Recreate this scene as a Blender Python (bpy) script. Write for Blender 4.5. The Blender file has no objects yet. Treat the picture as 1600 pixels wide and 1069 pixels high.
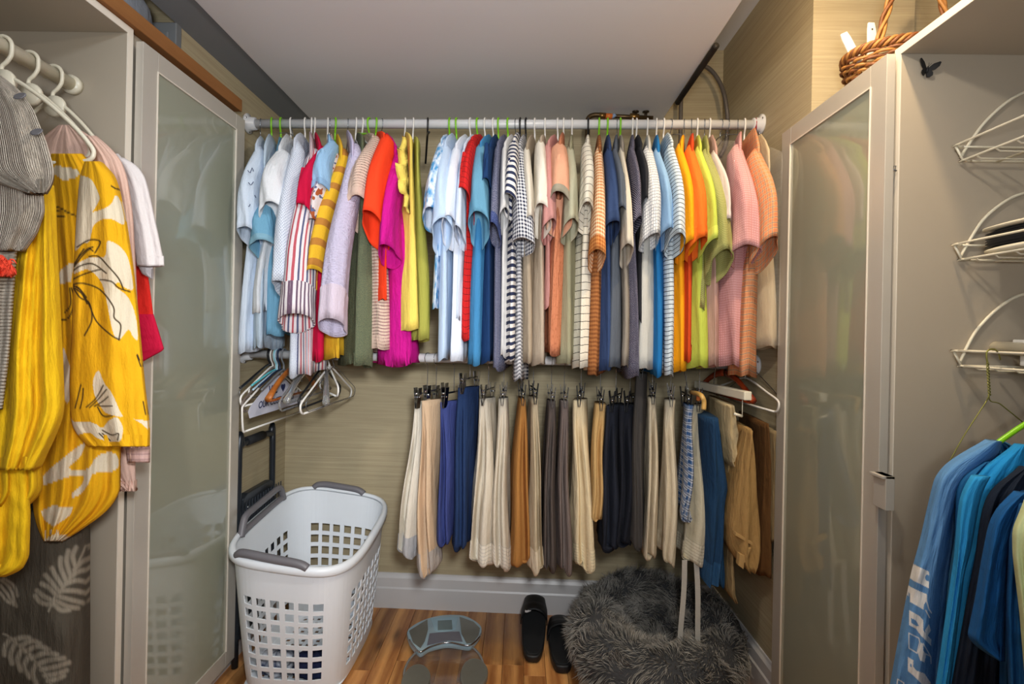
import bpy, math, random
import numpy as np
from mathutils import Vector, Matrix, noise
random.seed(7)
PI = math.pi
S = bpy.context.scene
COL = S.collection

# ------------------------------------------------------------------ camera
F = 790.0
PX, PY = 800.0, 522.0
CAM = Vector((0.0, 0.0, 1.21))
YAW, ROLL = math.atan(12/790.0), math.radians(1.15)
_f = Vector((-math.sin(YAW), math.cos(YAW), 0))
_r0 = Vector((math.cos(YAW), math.sin(YAW), 0))
_z = Vector((0, 0, 1))
_r = _r0*math.cos(ROLL) + _z*math.sin(ROLL)
_u = _z*math.cos(ROLL) - _r0*math.sin(ROLL)
cd = bpy.data.cameras.new('camera')
cd.sensor_width = 36.0
cd.lens = 36.0*F/1600
cd.shift_y = -12.5/1600
cd.clip_start = 0.02
cam = bpy.data.objects.new('camera', cd)
COL.objects.link(cam)
cam.matrix_world = Matrix(((_r.x, _u.x, -_f.x, CAM.x), (_r.y, _u.y, -_f.y, CAM.y), (_r.z, _u.z, -_f.z, CAM.z), (0, 0, 0, 1)))
S.camera = cam

# ------------------------------------------------------------------ view, world, lights
S.view_settings.view_transform = 'Standard'
S.view_settings.look = 'None'
S.view_settings.exposure = -0.15
S.view_settings.gamma = 1.0
S.view_settings.use_curve_mapping = False
S.cycles.max_bounces = 8
S.cycles.diffuse_bounces = 5
S.cycles.transparent_max_bounces = 16
S.cycles.caustics_reflective = False
S.cycles.caustics_refractive = False
W = bpy.data.worlds.new('world'); S.world = W; W.use_nodes = True
W.node_tree.nodes['Background'].inputs[0].default_value = (0.8, 0.9, 1.0, 1)
W.node_tree.nodes['Background'].inputs[1].default_value = 0.05

def area(name, loc, target, size, power, col, size_y=None, shape='DISK'):
    l = bpy.data.lights.new(name, 'AREA'); l.energy = power; l.color = col; l.size = size
    l.shape = shape
    if size_y: l.shape = 'RECTANGLE'; l.size_y = size_y
    o = bpy.data.objects.new(name, l); COL.objects.link(o)
    o.location = loc
    o.rotation_euler = (Vector(target)-Vector(loc)).to_track_quat('-Z', 'Y').to_euler()
    return o
# warm lamp under the lowered ceiling, just above the frame
area('ceiling_lamp', (0.70, 0.98, 2.30), (0.30, 1.55, 0.0), 0.06, 11.0, (1.0, 0.74, 0.45))
# neutral lamp in the middle of the ceiling
area('ceiling_lamp_middle', (0.28, 0.66, 2.115), (0.0, 1.7, 0.6), 0.10, 9.0, (1.0, 0.90, 0.76))
# cooler lamp on the left of the ceiling
area('ceiling_lamp_cool', (-0.55, 0.80, 2.115), (-0.60, 1.9, 0.9), 0.09, 2.2, (0.80, 0.90, 1.0))
# photographer's flash at the camera
fl = area('flash', (0.10, -0.08, 1.42), (-0.60, 2.2, 0.70), 0.16, 6.5, (0.96, 0.98, 1.0)); fl.data.spread = math.radians(80)
# added upward fill at the camera, brightens the lowered ceiling
area('ceiling_fill', (0.0, -0.35, 1.30), (-0.05, 0.35, 2.45), 0.35, 23.0, (0.97, 0.99, 1.0))
# added soft cool fill from behind the camera
area('rear_fill', (0.0, -1.45, 1.70), (0.0, 1.0, 1.5), 1.6, 2.5, (0.93, 0.97, 1.0), 1.2)

# ------------------------------------------------------------------ helpers
def at(px, py, Y):
    d = _f*F + _r*(px-PX) + _u*(PY-py)
    return CAM + d*(Y/d.y)
def atx(px, py, X):
    d = _f*F + _r*(px-PX) + _u*(PY-py)
    return CAM + d*(X/d.x)
def atz(px, py, Z):
    d = _f*F + _r*(px-PX) + _u*(PY-py)
    return CAM + d*((Z-CAM.z)/d.z)
def project(p):
    d = Vector(p)-CAM
    k = F/d.dot(_f)
    return PX + d.dot(_r)*k, PY - d.dot(_u)*k
def rod_y(X, py=0): return 1.845 - 0.028*X
def wall_y(X): return 2.205 - 0.028*X
ROD_Z, LOW_Z = 1.976, 1.116

def lin(h):
    h = h.lstrip('#')
    out = []
    for i in (0, 2, 4):
        c = int(h[i:i+2], 16)/255
        out.append(c/12.92 if c <= 0.04045 else ((c+0.055)/1.055)**2.4)
    return (*out, 1.0)

class NT:
    def __init__(s, name):
        s.m = bpy.data.materials.new(name); s.m.use_nodes = True
        s.t = s.m.node_tree; s.b = s.t.nodes['Principled BSDF']; s.out = s.t.nodes['Material Output']
    def n(s, kind, **kw):
        nd = s.t.nodes.new(kind)
        for k, v in kw.items(): setattr(nd, k, v)
        return nd
    def l(s, a, b): s.t.links.new(a, b)
    def val(s, x, inp):
        if isinstance(x, (int, float)): inp.default_value = x
        elif isinstance(x, tuple): inp.default_value = x
        else: s.l(x, inp)
    def math(s, op, a, b=0.0, c=None):
        nd = s.n('ShaderNodeMath', operation=op)
        s.val(a, nd.inputs[0]); s.val(b, nd.inputs[1])
        if c is not None: s.val(c, nd.inputs[2])
        return nd.outputs[0]
    def mix(s, fac, a, b):
        nd = s.n('ShaderNodeMix', data_type='RGBA')
        s.val(fac, nd.inputs[0]); s.val(a, nd.inputs[6]); s.val(b, nd.inputs[7])
        return nd.outputs[2]
    def noise(s, vec, scale, detail=3, rough=0.55):
        nd = s.n('ShaderNodeTexNoise'); nd.inputs['Scale'].default_value = scale
        nd.inputs['Detail'].default_value = detail; nd.inputs['Roughness'].default_value = rough
        if vec is not None: s.l(vec, nd.inputs['Vector'])
        return nd.outputs[0]
    def mapping(s, vec, scale=(1, 1, 1), rot=(0, 0, 0), loc=(0, 0, 0)):
        nd = s.n('ShaderNodeMapping'); s.l(vec, nd.inputs[0])
        nd.inputs[1].default_value = loc; nd.inputs[2].default_value = rot; nd.inputs[3].default_value = scale
        return nd.outputs[0]
    def bump(s, h, strength=0.3, dist=0.002, prev=None):
        nd = s.n('ShaderNodeBump'); nd.inputs['Strength'].default_value = strength
        nd.inputs['Distance'].default_value = dist
        s.l(h, nd.inputs['Height'])
        if prev is not None: s.l(prev, nd.inputs['Normal'])
        s.l(nd.outputs[0], s.b.inputs['Normal']); return nd.outputs[0]

_mats = {}
def plain(name, col, rough=0.5, metal=0.0, var=0.06, scale=30, bump=0.0, **kw):
    key = ('p', name)
    if key in _mats: return _mats[key]
    N = NT(name); tc = N.n('ShaderNodeTexCoord').outputs['Object']
    c = lin(col)
    ns = N.noise(tc, scale, 3)
    dark = tuple(x*(1-var*2) for x in c[:3])+(1,)
    lite = tuple(min(1, x*(1+var)) for x in c[:3])+(1,)
    N.val(N.mix(ns, dark, lite), N.b.inputs['Base Color'])
    N.b.inputs['Roughness'].default_value = rough
    N.b.inputs['Metallic'].default_value = metal
    if bump: N.bump(N.noise(tc, scale*4, 4), bump, 0.001)
    for k, v in kw.items(): N.b.inputs[k.replace('_', ' ')].default_value = v
    _mats[key] = N.m
    return N.m

def fab(col, pat=None, c2='000000', c3=None, p=0.01, duty=0.5, ph=0.0, rough=0.88, wr=0.35, weave=900, q=None):
    """cloth: procedural pattern on the garment's own UV (metres)"""
    key = (col, pat, c2, c3, p, duty, ph, rough, wr, q)
    if key in _mats: return _mats[key]
    N = NT('cloth')
    uvn = N.n('ShaderNodeUVMap'); uv = uvn.outputs[0]
    sx = N.n('ShaderNodeSeparateXYZ'); N.l(uv, sx.inputs[0]); U, V = sx.outputs[0], sx.outputs[1]
    base = lin(col); two = lin(c2); three = lin(c3) if c3 else two
    dist = N.noise(uv, 14, 2)
    vd = N.math('ADD', V, N.math('MULTIPLY', N.math('SUBTRACT', dist, 0.5), 0.004))
    ud = N.math('ADD', U, N.math('MULTIPLY', N.math('SUBTRACT', dist, 0.5), 0.004))
    def stripe(x, per, d, off=0.0):
        return N.math('LESS_THAN', N.math('FRACT', N.math('ADD', N.math('DIVIDE', x, per), off+100)), d)
    colo = base; alpha = None
    if pat == 'h': colo = N.mix(stripe(vd, p, duty, ph), base, two)
    elif pat == 'v': colo = N.mix(stripe(ud, p, duty, ph), base, two)
    elif pat == 'hv3':
        a = N.mix(stripe(ud, p, duty, ph), base, two)
        colo = N.mix(N.math('MULTIPLY', stripe(ud, p*2, .5), stripe(ud, p, duty, ph)), a, three)
    elif pat == 'gingham':
        s1, s2 = stripe(vd, p, .5), stripe(ud, p, .5)
        colo = N.mix(N.math('MULTIPLY', N.math('ADD', s1, s2), 0.5), base, two)
    elif pat == 'grid':
        s1, s2 = stripe(vd, p, duty), stripe(ud, p, duty)
        colo = N.mix(N.math('MAXIMUM', s1, s2), base, two)
    elif pat == 'plaid':
        a = N.mix(N.math('MULTIPLY', N.math('ADD', stripe(vd, p, .5), stripe(ud, p, .5)), .5), base, two)
        colo = N.mix(N.math('MAXIMUM', stripe(vd, p*1.0, .09, .3), stripe(ud, p*1.0, .09, .3)), a, three)
    elif pat in ('dots', 'eyelet'):
        mp = N.mapping(uv, (1/p, 1/p, 1), (0, 0, .78))
        vo = N.n('ShaderNodeTexVoronoi'); vo.inputs['Scale'].default_value = 1; vo.inputs['Randomness'].default_value = .15
        N.l(mp, vo.inputs['Vector'])
        d = N.math('LESS_THAN', vo.outputs['Distance'], duty)
        colo = N.mix(d, base, two)
    elif pat == 'speckle':
        n1 = N.noise(uv, 1/p, 2)
        colo = N.mix(N.math('GREATER_THAN', n1, duty), base, two)
    elif pat == 'cloud':
        n1 = N.n('ShaderNodeMapRange'); N.l(N.noise(uv, 1/p, 3), n1.inputs[0])
        n1.inputs[1].default_value = .44; n1.inputs[2].default_value = .58
        colo = N.mix(n1.outputs[0], base, two)
    elif pat == 'tile':
        mp = N.mapping(uv, (1/p, 1/p, 1))
        vo = N.n('ShaderNodeTexVoronoi', feature='DISTANCE_TO_EDGE'); vo.inputs['Scale'].default_value = 1; vo.inputs['Randomness'].default_value = .25
        N.l(mp, vo.inputs['Vector'])
        colo = N.mix(N.math('LESS_THAN', vo.outputs['Distance'], duty), base, two)
    elif pat == 'crochet':
        # open-work: rows of narrow slots, really open
        s1 = stripe(V, p, .45)
        s2 = N.math('LESS_THAN', N.math('FRACT', N.math('ADD', N.math('DIVIDE', U, p*.42), 100)), .5)
        alpha = N.math('SUBTRACT', 1.0, N.math('MULTIPLY', s1, s2))
    elif pat == 'flower':
        n1 = N.noise(uv, 1/p, 1)
        n2 = N.noise(N.mapping(uv, loc=(3, 5, 0)), 1/p*1.3, 1)
        a = N.mix(N.math('GREATER_THAN', n1, .56), base, two)
        colo = N.mix(N.math('GREATER_THAN', n2, .62), a, three)
    elif pat == 'print':      # two painted masks stored on the mesh: petal shapes and ink lines
        pa = N.n('ShaderNodeAttribute', attribute_name='petal'); ia = N.n('ShaderNodeAttribute', attribute_name='ink')
        colo = N.mix(pa.outputs['Fac'], base, two)
        colo = N.mix(ia.outputs['Fac'], colo, three)
    # fine heather + weave
    hv = N.noise(uv, 220, 2)
    mr = N.n('ShaderNodeMapRange'); N.l(hv, mr.inputs[0]); mr.inputs[3].default_value = .90; mr.inputs[4].default_value = 1.08
    mul = N.n('ShaderNodeMix', data_type='RGBA', blend_type='MULTIPLY'); mul.inputs[0].default_value = 1
    N.val(colo, mul.inputs[6]); N.l(mr.outputs[0], mul.inputs[7])
    N.l(mul.outputs[2], N.b.inputs['Base Color'])
    if alpha is not None: N.l(alpha, N.b.inputs['Alpha'])
    N.b.inputs['Roughness'].default_value = rough
    N.b.inputs['Specular IOR Level'].default_value = .25
    w = N.noise(N.mapping(uv, (1.0, .45, 1)), 28, 4, .6)
    b1 = N.bump(w, wr, .014)
    if q == 'rib':
        wv = N.math('SINE', N.math('MULTIPLY', U, 2*PI/.006)); N.bump(wv, .8, .0016, b1)
    elif q == 'hrib':
        wv = N.math('SINE', N.math('MULTIPLY', vd, 2*PI/.006)); N.bump(wv, .8, .0022, b1)
    elif q == 'smock':
        wv = N.noise(N.mapping(uv, (60, 260, 1)), 1, 2); N.bump(wv, 1.0, .006, b1)
    elif q == 'crinkle':
        wv = N.noise(N.mapping(uv, (130, 12, 1)), 1, 3); N.bump(wv, .8, .004, b1)
    else:
        N.bump(N.noise(uv, weave, 1), .25, .0008, b1)
    _mats[key] = N.m
    return N.m

ROOT = {}
class MB:
    def __init__(s): s.v = []; s.f = []; s.uv = []; s.smooth = []; s.attr = {}
    def face(s, idx, uv=None, sm=False):
        s.f.append(tuple(idx)); s.uv.append(uv); s.smooth.append(sm)
    def hexa(s, c8):
        """8 corners: bottom 4 ccw, top 4 ccw"""
        b = len(s.v); s.v += [tuple(c) for c in c8]
        for q in ((3, 2, 1, 0), (4, 5, 6, 7), (0, 1, 5, 4), (1, 2, 6, 5), (2, 3, 7, 6), (3, 0, 4, 7)):
            s.face([b+i for i in q])
        return s
    def box(s, x0, x1, y0, y1, z0, z1):
        return s.hexa([(x0, y0, z0), (x1, y0, z0), (x1, y1, z0), (x0, y1, z0), (x0, y0, z1), (x1, y0, z1), (x1, y1, z1), (x0, y1, z1)])
    def prism(s, poly, z0, z1, axis='z'):
        """extrude a polygon; axis gives the extrusion direction"""
        n = len(poly); b = len(s.v)
        def P(p, h):
            if axis == 'z': return (p[0], p[1], h)
            if axis == 'y': return (p[0], h, p[1])
            return (h, p[0], p[1])
        s.v += [P(p, z0) for p in poly] + [P(p, z1) for p in poly]
        s.face([b+i for i in range(n)][::-1]); s.face([b+n+i for i in range(n)])
        for i in range(n):
            j = (i+1) % n; s.face([b+i, b+j, b+n+j, b+n+i])
        return s
    def loft(s, rings, cap0=True, cap1=True, sm=True, closed=True, uvs=None):
        n = len(rings[0]); b = len(s.v)
        for r in rings: s.v += [tuple(p) for p in r]
        # metres along the loft and around the widest ring
        vs = [0.0]
        for a, c in zip(rings, rings[1:]):
            ca = [sum(p[i] for p in a)/n for i in range(3)]; cc = [sum(p[i] for p in c)/n for i in range(3)]
            vs.append(vs[-1]+max(1e-5, math.dist(ca, cc)))
        per = 0
        for r in rings:
            per = max(per, sum(math.dist(r[i], r[(i+1) % n]) for i in range(n)))
        m = n if closed else n-1
        for k in range(len(rings)-1):
            for i in range(m):
                j = (i+1) % n
                u0, u1 = per*i/n, per*(i+1)/n
                s.face([b+k*n+i, b+k*n+j, b+(k+1)*n+j, b+(k+1)*n+i], ((u0, vs[k]), (u1, vs[k]), (u1, vs[k+1]), (u0, vs[k+1])), sm)
        if cap0 and closed: s.face([b+i for i in range(n)][::-1], None, sm)
        if cap1 and closed: s.face([b+(len(rings)-1)*n+i for i in range(n)], None, sm)
        return s
    def tube(s, pts, r, seg=8, closed=False, sm=True, smooth_n=0, caps=True):
        pts = [Vector(p) for p in pts]
        rr = r if isinstance(r, (list, tuple)) else [r]*len(pts)
        if smooth_n:
            q = []; qr = []
            N_ = len(pts); rng = range(N_ if closed else N_-1)
            for i in rng:
                p0, p1, p2, p3 = (pts[(i-1) % N_] if closed or i > 0 else pts[0]), pts[i], pts[(i+1) % N_], (pts[(i+2) % N_] if closed or i+2 < N_ else pts[-1])
                for k in range(smooth_n):
                    t = k/smooth_n
                    q.append(.5*((2*p1)+(p2-p0)*t+(2*p0-5*p1+4*p2-p3)*t*t+(3*p1-p0-3*p2+p3)*t**3))
                    qr.append(rr[i]*(1-t)+rr[(i+1) % N_]*t)
            if not closed: q.append(pts[-1]); qr.append(rr[-1])
            pts, rr = q, qr
        n = len(pts); rings = []
        d0 = (pts[1]-pts[0]).normalized()
        ref = Vector((0, 0, 1)) if abs(d0.z) < .9 else Vector((1, 0, 0))
        a = d0.cross(ref).normalized()
        for i in range(n):
            if closed: d = pts[(i+1) % n]-pts[i-1]
            elif i == 0: d = pts[1]-pts[0]
            elif i == n-1: d = pts[-1]-pts[-2]
            else: d = pts[i+1]-pts[i-1]
            if d.length < 1e-9: d = d0
            d = d.normalized()
            a = (a-d*a.dot(d))
            a = a.normalized() if a.length > 1e-6 else d.orthogonal().normalized()
            c = d.cross(a)
            rings.append([pts[i]+(a*math.cos(t)+c*math.sin(t))*rr[i] for t in [2*PI*k/seg for k in range(seg)]])
        if closed: rings.append(rings[0]); return s.loft(rings, False, False, sm)
        return s.loft(rings, caps, caps, sm)
    def lathe(s, prof, cx=0, cy=0, seg=24, axis='z', sm=True, cap0=True, cap1=True):
        rings = []
        for r, h in prof:
            ring = []
            for k in range(seg):
                a = 2*PI*k/seg
                if axis == 'z': ring.append((cx+r*math.cos(a), cy+r*math.sin(a), h))
                elif axis == 'x': ring.append((h, cx+r*math.cos(a), cy+r*math.sin(a)))
                else: ring.append((cx+r*math.cos(a), h, cy+r*math.sin(a)))
            rings.append(ring)
        return s.loft(rings, cap0, cap1, sm)
    def build(s, name, mat, parent=None, bevel=0, sub=0, solid=0, kind=None, label=None):
        v = np.array([tuple(p) for p in s.v], dtype=float)
        if parent is not None: org = np.array(ROOT[parent.name])
        else: org = np.array([(v[:, 0].min()+v[:, 0].max())/2, (v[:, 1].min()+v[:, 1].max())/2, v[:, 2].min()])
        me = bpy.data.meshes.new(name)
        me.from_pydata((v-org).tolist(), [], s.f)
        me.polygons.foreach_set('use_smooth', s.smooth)
        if any(u is not None for u in s.uv):
            ul = me.uv_layers.new(name='UVMap'); buf = []
            for f, u in zip(s.f, s.uv):
                if u is None: u = [(0.0, 0.0)]*len(f)
                for c in u: buf += [c[0], c[1]]
            ul.data.foreach_set('uv', buf)
        for an, arr in s.attr.items():
            a = me.attributes.new(an, 'FLOAT', 'POINT'); a.data.foreach_set('value', arr)
        me.materials.append(mat)
        me.update()
        o = bpy.data.objects.new(name, me); COL.objects.link(o)
        if parent is None: o.location = org; ROOT[o.name] = tuple(org)
        else: o.parent = parent; ROOT[o.name] = tuple(org)
        if solid:
            m = o.modifiers.new('solid', 'SOLIDIFY'); m.thickness = solid; m.offset = 0
        if bevel:
            m = o.modifiers.new('bevel', 'BEVEL'); m.width = bevel; m.segments = 2; m.limit_method = 'ANGLE'
        if sub:
            m = o.modifiers.new('sub', 'SUBSURF'); m.levels = sub; m.render_levels = sub
        if kind: o['kind'] = kind
        if label: o['label'] = label
        return o

def root(name, loc, label, cat, group=None):
    o = bpy.data.objects.new(name, None); COL.objects.link(o)
    o.empty_display_size = .05
    o.location = loc; ROOT[o.name] = tuple(loc)
    o['label'] = label; o['category'] = cat
    if group: o['group'] = group
    return o
def tag(o, label, cat, group=None):
    o['label'] = label; o['category'] = cat
    if group: o['group'] = group
    return o
def struct(o):
    o['kind'] = 'structure'; return o

# ------------------------------------------------------------------ common materials
def wallpaper():
    N = NT('grasscloth'); g = N.n('ShaderNodeNewGeometry').outputs['Position']
    st = N.noise(N.mapping(g, (4, 4, 260)), 1, 4, .7)
    st2 = N.noise(N.mapping(g, (1.3, 1.3, 90)), 1, 3)
    mr = N.n('ShaderNodeMapRange'); N.l(N.math('ADD', N.math('MULTIPLY', st, .6), N.math('MULTIPLY', st2, .4)), mr.inputs[0])
    mr.inputs[1].default_value = .35; mr.inputs[2].default_value = .65
    N.val(N.mix(mr.outputs[0], lin('9d8f72'), lin('b5a888')), N.b.inputs['Base Color'])
    N.b.inputs['Roughness'].default_value = .8
    N.bump(st, .35, .002)
    return N.m
M_WALL = wallpaper()
M_CEIL = plain('painted_ceiling', 'e6e7ea', .7, var=.01, scale=3)
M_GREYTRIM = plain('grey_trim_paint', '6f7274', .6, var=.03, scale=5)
M_BASE = plain('baseboard_paint', 'c9c7c6', .38, var=.02, scale=8)
M_SHELL = plain('cabinet_melamine', 'a79d8d', .42, var=.02, scale=6)
M_EDGE = plain('cabinet_edge', 'ded6c8', .4, var=.01)
M_ALU = plain('door_frame_satin', 'b9b3a8', .32, metal=.15, var=.03, scale=9)
M_ALUDARK = plain('door_edge_satin', '8b857d', .4, metal=.3, var=.03)
M_WHITE = plain('white_plastic', 'e3e1dc', .35, var=.02)
M_CREAM = plain('cream_plastic', 'd9d3bf', .3, var=.02)
M_LIME = plain('lime_plastic', '7cc21c', .3, var=.02)
M_BLACK = plain('black_plastic', '16171a', .4, var=.05)
M_CHROME = plain('chrome', 'c9cbd0', .16, metal=1, var=.03)
M_WIRE = plain('steel_wire', '8f949b', .25, metal=.9, var=.05)
M_ROD = plain('rod_enamel', 'cfd0d2', .3, var=.02)
M_RED = plain('dark_red_plastic', '8f1f2d', .3, var=.03)
M_PINKBEIGE = plain('pale_pink_plastic', 'd5c3b2', .3, var=.02)
def glassm(name, col, rough, trans, alpha=1.0, coat=.6):
    N = NT(name)
    N.b.inputs['Base Color'].default_value = lin(col)
    N.b.inputs['Roughness'].default_value = rough
    N.b.inputs['Transmission Weight'].default_value = trans
    N.b.inputs['IOR'].default_value = 1.45
    N.b.inputs['Coat Weight'].default_value = coat
    N.b.inputs['Coat Roughness'].default_value = .05; N.b.inputs['Coat IOR'].default_value = 1.85
    N.b.inputs['Alpha'].default_value = alpha
    g = N.n('ShaderNodeNewGeometry').outputs['Position']
    N.bump(N.noise(g, 6, 2), .04, .002)
    return N.m
M_FROST = glassm('frosted_glass', 'aaae9a', .38, .30, coat=1.0)
M_CLEARP = glassm('clear_plastic', 'dfe3e6', .12, .85, coat=.3)
M_FILM = glassm('garment_film', 'e6e2da', .15, 0.0, alpha=.10, coat=.5)

def woodmat(name, c1, c2, rough=.4, along='y', scale=9, dens=1.0):
    N = NT(name); tc = N.n('ShaderNodeTexCoord').outputs['Object']
    oi = N.n('ShaderNodeObjectInfo').outputs['Random']
    sc = {'y': (scale*3.2, scale*.28, scale*3.2), 'x': (scale*.28, scale*3.2, scale*3.2), 'z': (scale*3.2, scale*3.2, scale*.28)}[along]
    cb = N.n('ShaderNodeCombineXYZ'); N.l(N.math('MULTIPLY', oi, 31.0), cb.inputs[0]); N.l(N.math('MULTIPLY', oi, 17.0), cb.inputs[1])
    ad = N.n('ShaderNodeVectorMath', operation='ADD'); N.l(N.mapping(tc, sc), ad.inputs[0]); N.l(cb.outputs[0], ad.inputs[1])
    g = N.n('ShaderNodeTexWave', wave_type='BANDS', bands_direction='X'); g.inputs['Scale'].default_value = .16
    g.inputs['Distortion'].default_value = 9.0; g.inputs['Detail'].default_value = 3; g.inputs['Detail Scale'].default_value = .8
    N.l(ad.outputs[0], g.inputs['Vector'])
    nz = N.noise(ad.outputs[0], 1.3, 6, .7)
    fac = N.math('ADD', N.math('MULTIPLY', g.outputs['Fac'], .28*dens), N.math('MULTIPLY', nz, .72))
    mr = N.n('ShaderNodeMapRange'); N.l(fac, mr.inputs[0]); mr.inputs[1].default_value = .32; mr.inputs[2].default_value = .72
    base = N.mix(mr.outputs[0], lin(c1), lin(c2))
    if dens > .9:       # dark knots
        vo = N.n('ShaderNodeTexVoronoi'); vo.inputs['Scale'].default_value = 1; N.l(N.mapping(ad.outputs[0], (.30, 1.1, .3)), vo.inputs['Vector'])
        kn = N.n('ShaderNodeMapRange'); N.l(vo.outputs['Distance'], kn.inputs[0]); kn.inputs[1].default_value = .05; kn.inputs[2].default_value = .17; kn.inputs[3].default_value = .75; kn.inputs[4].default_value = 0
        base = N.mix(kn.outputs[0], base, lin('4a2a14'))
    hs = N.n('ShaderNodeHueSaturation'); N.l(base, hs.inputs['Color'])
    N.l(N.math('ADD', N.math('MULTIPLY', oi, .55), .68), hs.inputs['Value'])
    N.l(hs.outputs[0], N.b.inputs['Base Color'])
    N.b.inputs['Roughness'].default_value = rough
    N.bump(nz, .12, .001)
    return N.m
M_FLOOR = woodmat('floor_oak', '8f5a30', 'd39a5c', .33, 'y', 9)
M_BOARD = woodmat('raw_board', '9c6530', 'bd8247', .8, 'y', 4, .4)
M_HWOOD = woodmat('hanger_wood', '8a4518', 'c0702a', .3, 'x', 20)
M_CHERRY = woodmat('cherry_wood', '6b2410', '9c3d1a', .2, 'y', 20)
# ------------------------------------------------------------------ room shell
XL, XR, ZC = -1.033, 0.85, 2.445
HALF = 3.0
def wallobj(name, pts, z0=0.0, z1=ZC, mat=None):
    m = MB(); m.prism(pts, z0, z1); return struct(m.build(name, mat or M_WALL))
wallobj('wall_back', [(XL-.7, wall_y(XL-.7)), (XR+.75, wall_y(XR+.75)), (XR+.75, wall_y(XR+.75)+.1), (XL-.7, wall_y(XL-.7)+.1)])
wallobj('wall_left', [(XL, 1.50), (XL, wall_y(XL)), (-1.73, wall_y(-1.73)), (-1.73, -1.6), (-1.62, -1.6), (-1.62, 1.50)])
wallobj('wall_right', [(XR, 1.51), (1.147, 1.51), (1.147, 1.57), (1.50, 1.57), (1.50, -1.6), (1.60, -1.6), (1.60, wall_y(1.6)), (XR, wall_y(XR))])
m = MB(); m.box(-1.73, 1.6, -1.7, 2.33, ZC, ZC+.05); struct(m.build('ceiling', M_CEIL))
# lowered ceiling over the hanging rods
m = MB(); m.prism([(-.94, -1.2), (.592, -1.2), (.592, wall_y(.592)), (-.94, wall_y(-.94))], 2.137, 2.40)
o = struct(m.build('trim_1', M_CEIL, bevel=.003)); o['label'] = 'lowered flat white ceiling panel over the rods'
# grey sloping strip between left wall and lowered ceiling
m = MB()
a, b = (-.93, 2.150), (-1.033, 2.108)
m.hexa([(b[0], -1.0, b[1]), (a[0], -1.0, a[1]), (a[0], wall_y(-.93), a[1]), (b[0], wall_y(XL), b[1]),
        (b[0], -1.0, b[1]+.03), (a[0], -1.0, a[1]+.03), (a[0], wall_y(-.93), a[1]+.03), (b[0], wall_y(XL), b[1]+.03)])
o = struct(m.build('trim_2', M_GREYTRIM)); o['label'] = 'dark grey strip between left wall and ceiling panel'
# casing piece on the left wall corner above the cupboard
m = MB(); m.box(-1.14, -1.030, 1.475, 1.50, 1.87, 2.11); m.box(-1.12, -1.05, 1.468, 1.476, 1.90, 2.08)
o = struct(m.build('trim_3', M_GREYTRIM, bevel=.003)); o['label'] = 'grey casing piece at the wall corner'

# floor: slab plus every plank of the part in view
m = MB(); m.box(-1.73, 1.6, -1.7, 2.33, -.05, -.012)
m.box(-1.73, 1.6, -1.7, 1.35, -.012, 0.0)
floor = struct(m.build('floor', M_FLOOR))
ROOT[floor.name] = tuple(floor.location)
x = XL-.02; rnd = random.Random(3); PW = .078
while x < XR+.02:
    y = 1.35
    first = True
    while y < 2.25:
        L = rnd.uniform(.18, .55) if first else rnd.uniform(.35, .8)
        first = False
        y1 = min(y+L, 2.26)
        if y1 > 2.15: y1 = 2.26
        m = MB(); m.box(x+.0006, min(x+PW-.0006, XR+.03), y+.0006, y1-.0006, -.012, rnd.uniform(-.0006, .0006))
        m.build('floor_plank', M_FLOOR, floor, bevel=.0008)
        y = y1
    x += PW

# baseboards with a stepped profile
def baseboard(name, p0, p1, nrm):
    prof = [(0, 0), (.017, 0), (.017, .085), (.013, .092), (.013, .130), (.007, .142), (.005, .150), (0, .150)]
    r0 = [(p0[0]+nrm[0]*a, p0[1]+nrm[1]*a, z) for a, z in prof]; r1 = [(p1[0]+nrm[0]*a, p1[1]+nrm[1]*a, z) for a, z in prof]
    m = MB(); m.loft([r0, r1], sm=False); return struct(m.build(name, M_BASE))
baseboard('baseboard_back', (XL, wall_y(XL)), (XR, wall_y(XR)), (-.028, -1))
baseboard('baseboard_left', (XL, 1.50), (XL, wall_y(XL)), (1, 0))
baseboard('baseboard_right', (XR, wall_y(XR)), (XR, 1.51), (-1, 0))

# ------------------------------------------------------------------ cupboards with open glass doors
def cupboard(side, xf, depth, y0, y1, ztop, label):
    s = side                                   # +1: opens towards +x (stands on the left)
    r = root('wardrobe', (xf-s*depth/2, (y0+y1)/2, 0), label, 'wardrobe')
    xb = xf-s*depth
    X0, X1 = min(xf, xb), max(xf, xb)
    t = .018
    for nm, (a0, a1, b0, b1, c0, c1) in (('side_panel', (X0, X1, y1-t, y1, 0, ztop)), ('side_panel', (X0, X1, y0, y0+t, 0, ztop)),
            ('top_panel', (X0, X1, y0+t+.0005, y1-t-.0005, ztop-t, ztop)), ('bottom_panel', (X0, X1, y0+t+.0005, y1-t-.0005, .05, .068)),
            ('back_panel', (min(xb, xb+s*.006), max(xb, xb+s*.006), y0+t+.0005, y1-t-.0005, .0685, ztop-t-.0005))):
        m = MB(); m.box(a0, a1, b0, b1, c0, c1); m.build(nm, M_SHELL, r, bevel=.0008)
    # pale edge banding on the front edges
    for (b0, b1, c0, c1) in ((y1-t, y1, 0, ztop), (y0, y0+t, 0, ztop), (y0+t, y1-t, ztop-t, ztop)):
        m = MB(); m.box(min(xf, xf+s*.002), max(xf, xf+s*.002), b0, b1, c0, c1); m.build('edge_band', M_EDGE, r)
    return r
LW = cupboard(+1, -1.000, .56, .27, 1.272, 1.965, 'beige open wardrobe on the left with frosted glass door folded back')
RW = cupboard(-1, .862, .56, .17, 1.190, 1.888, 'beige open wardrobe on the right with frosted glass door folded back')
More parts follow.
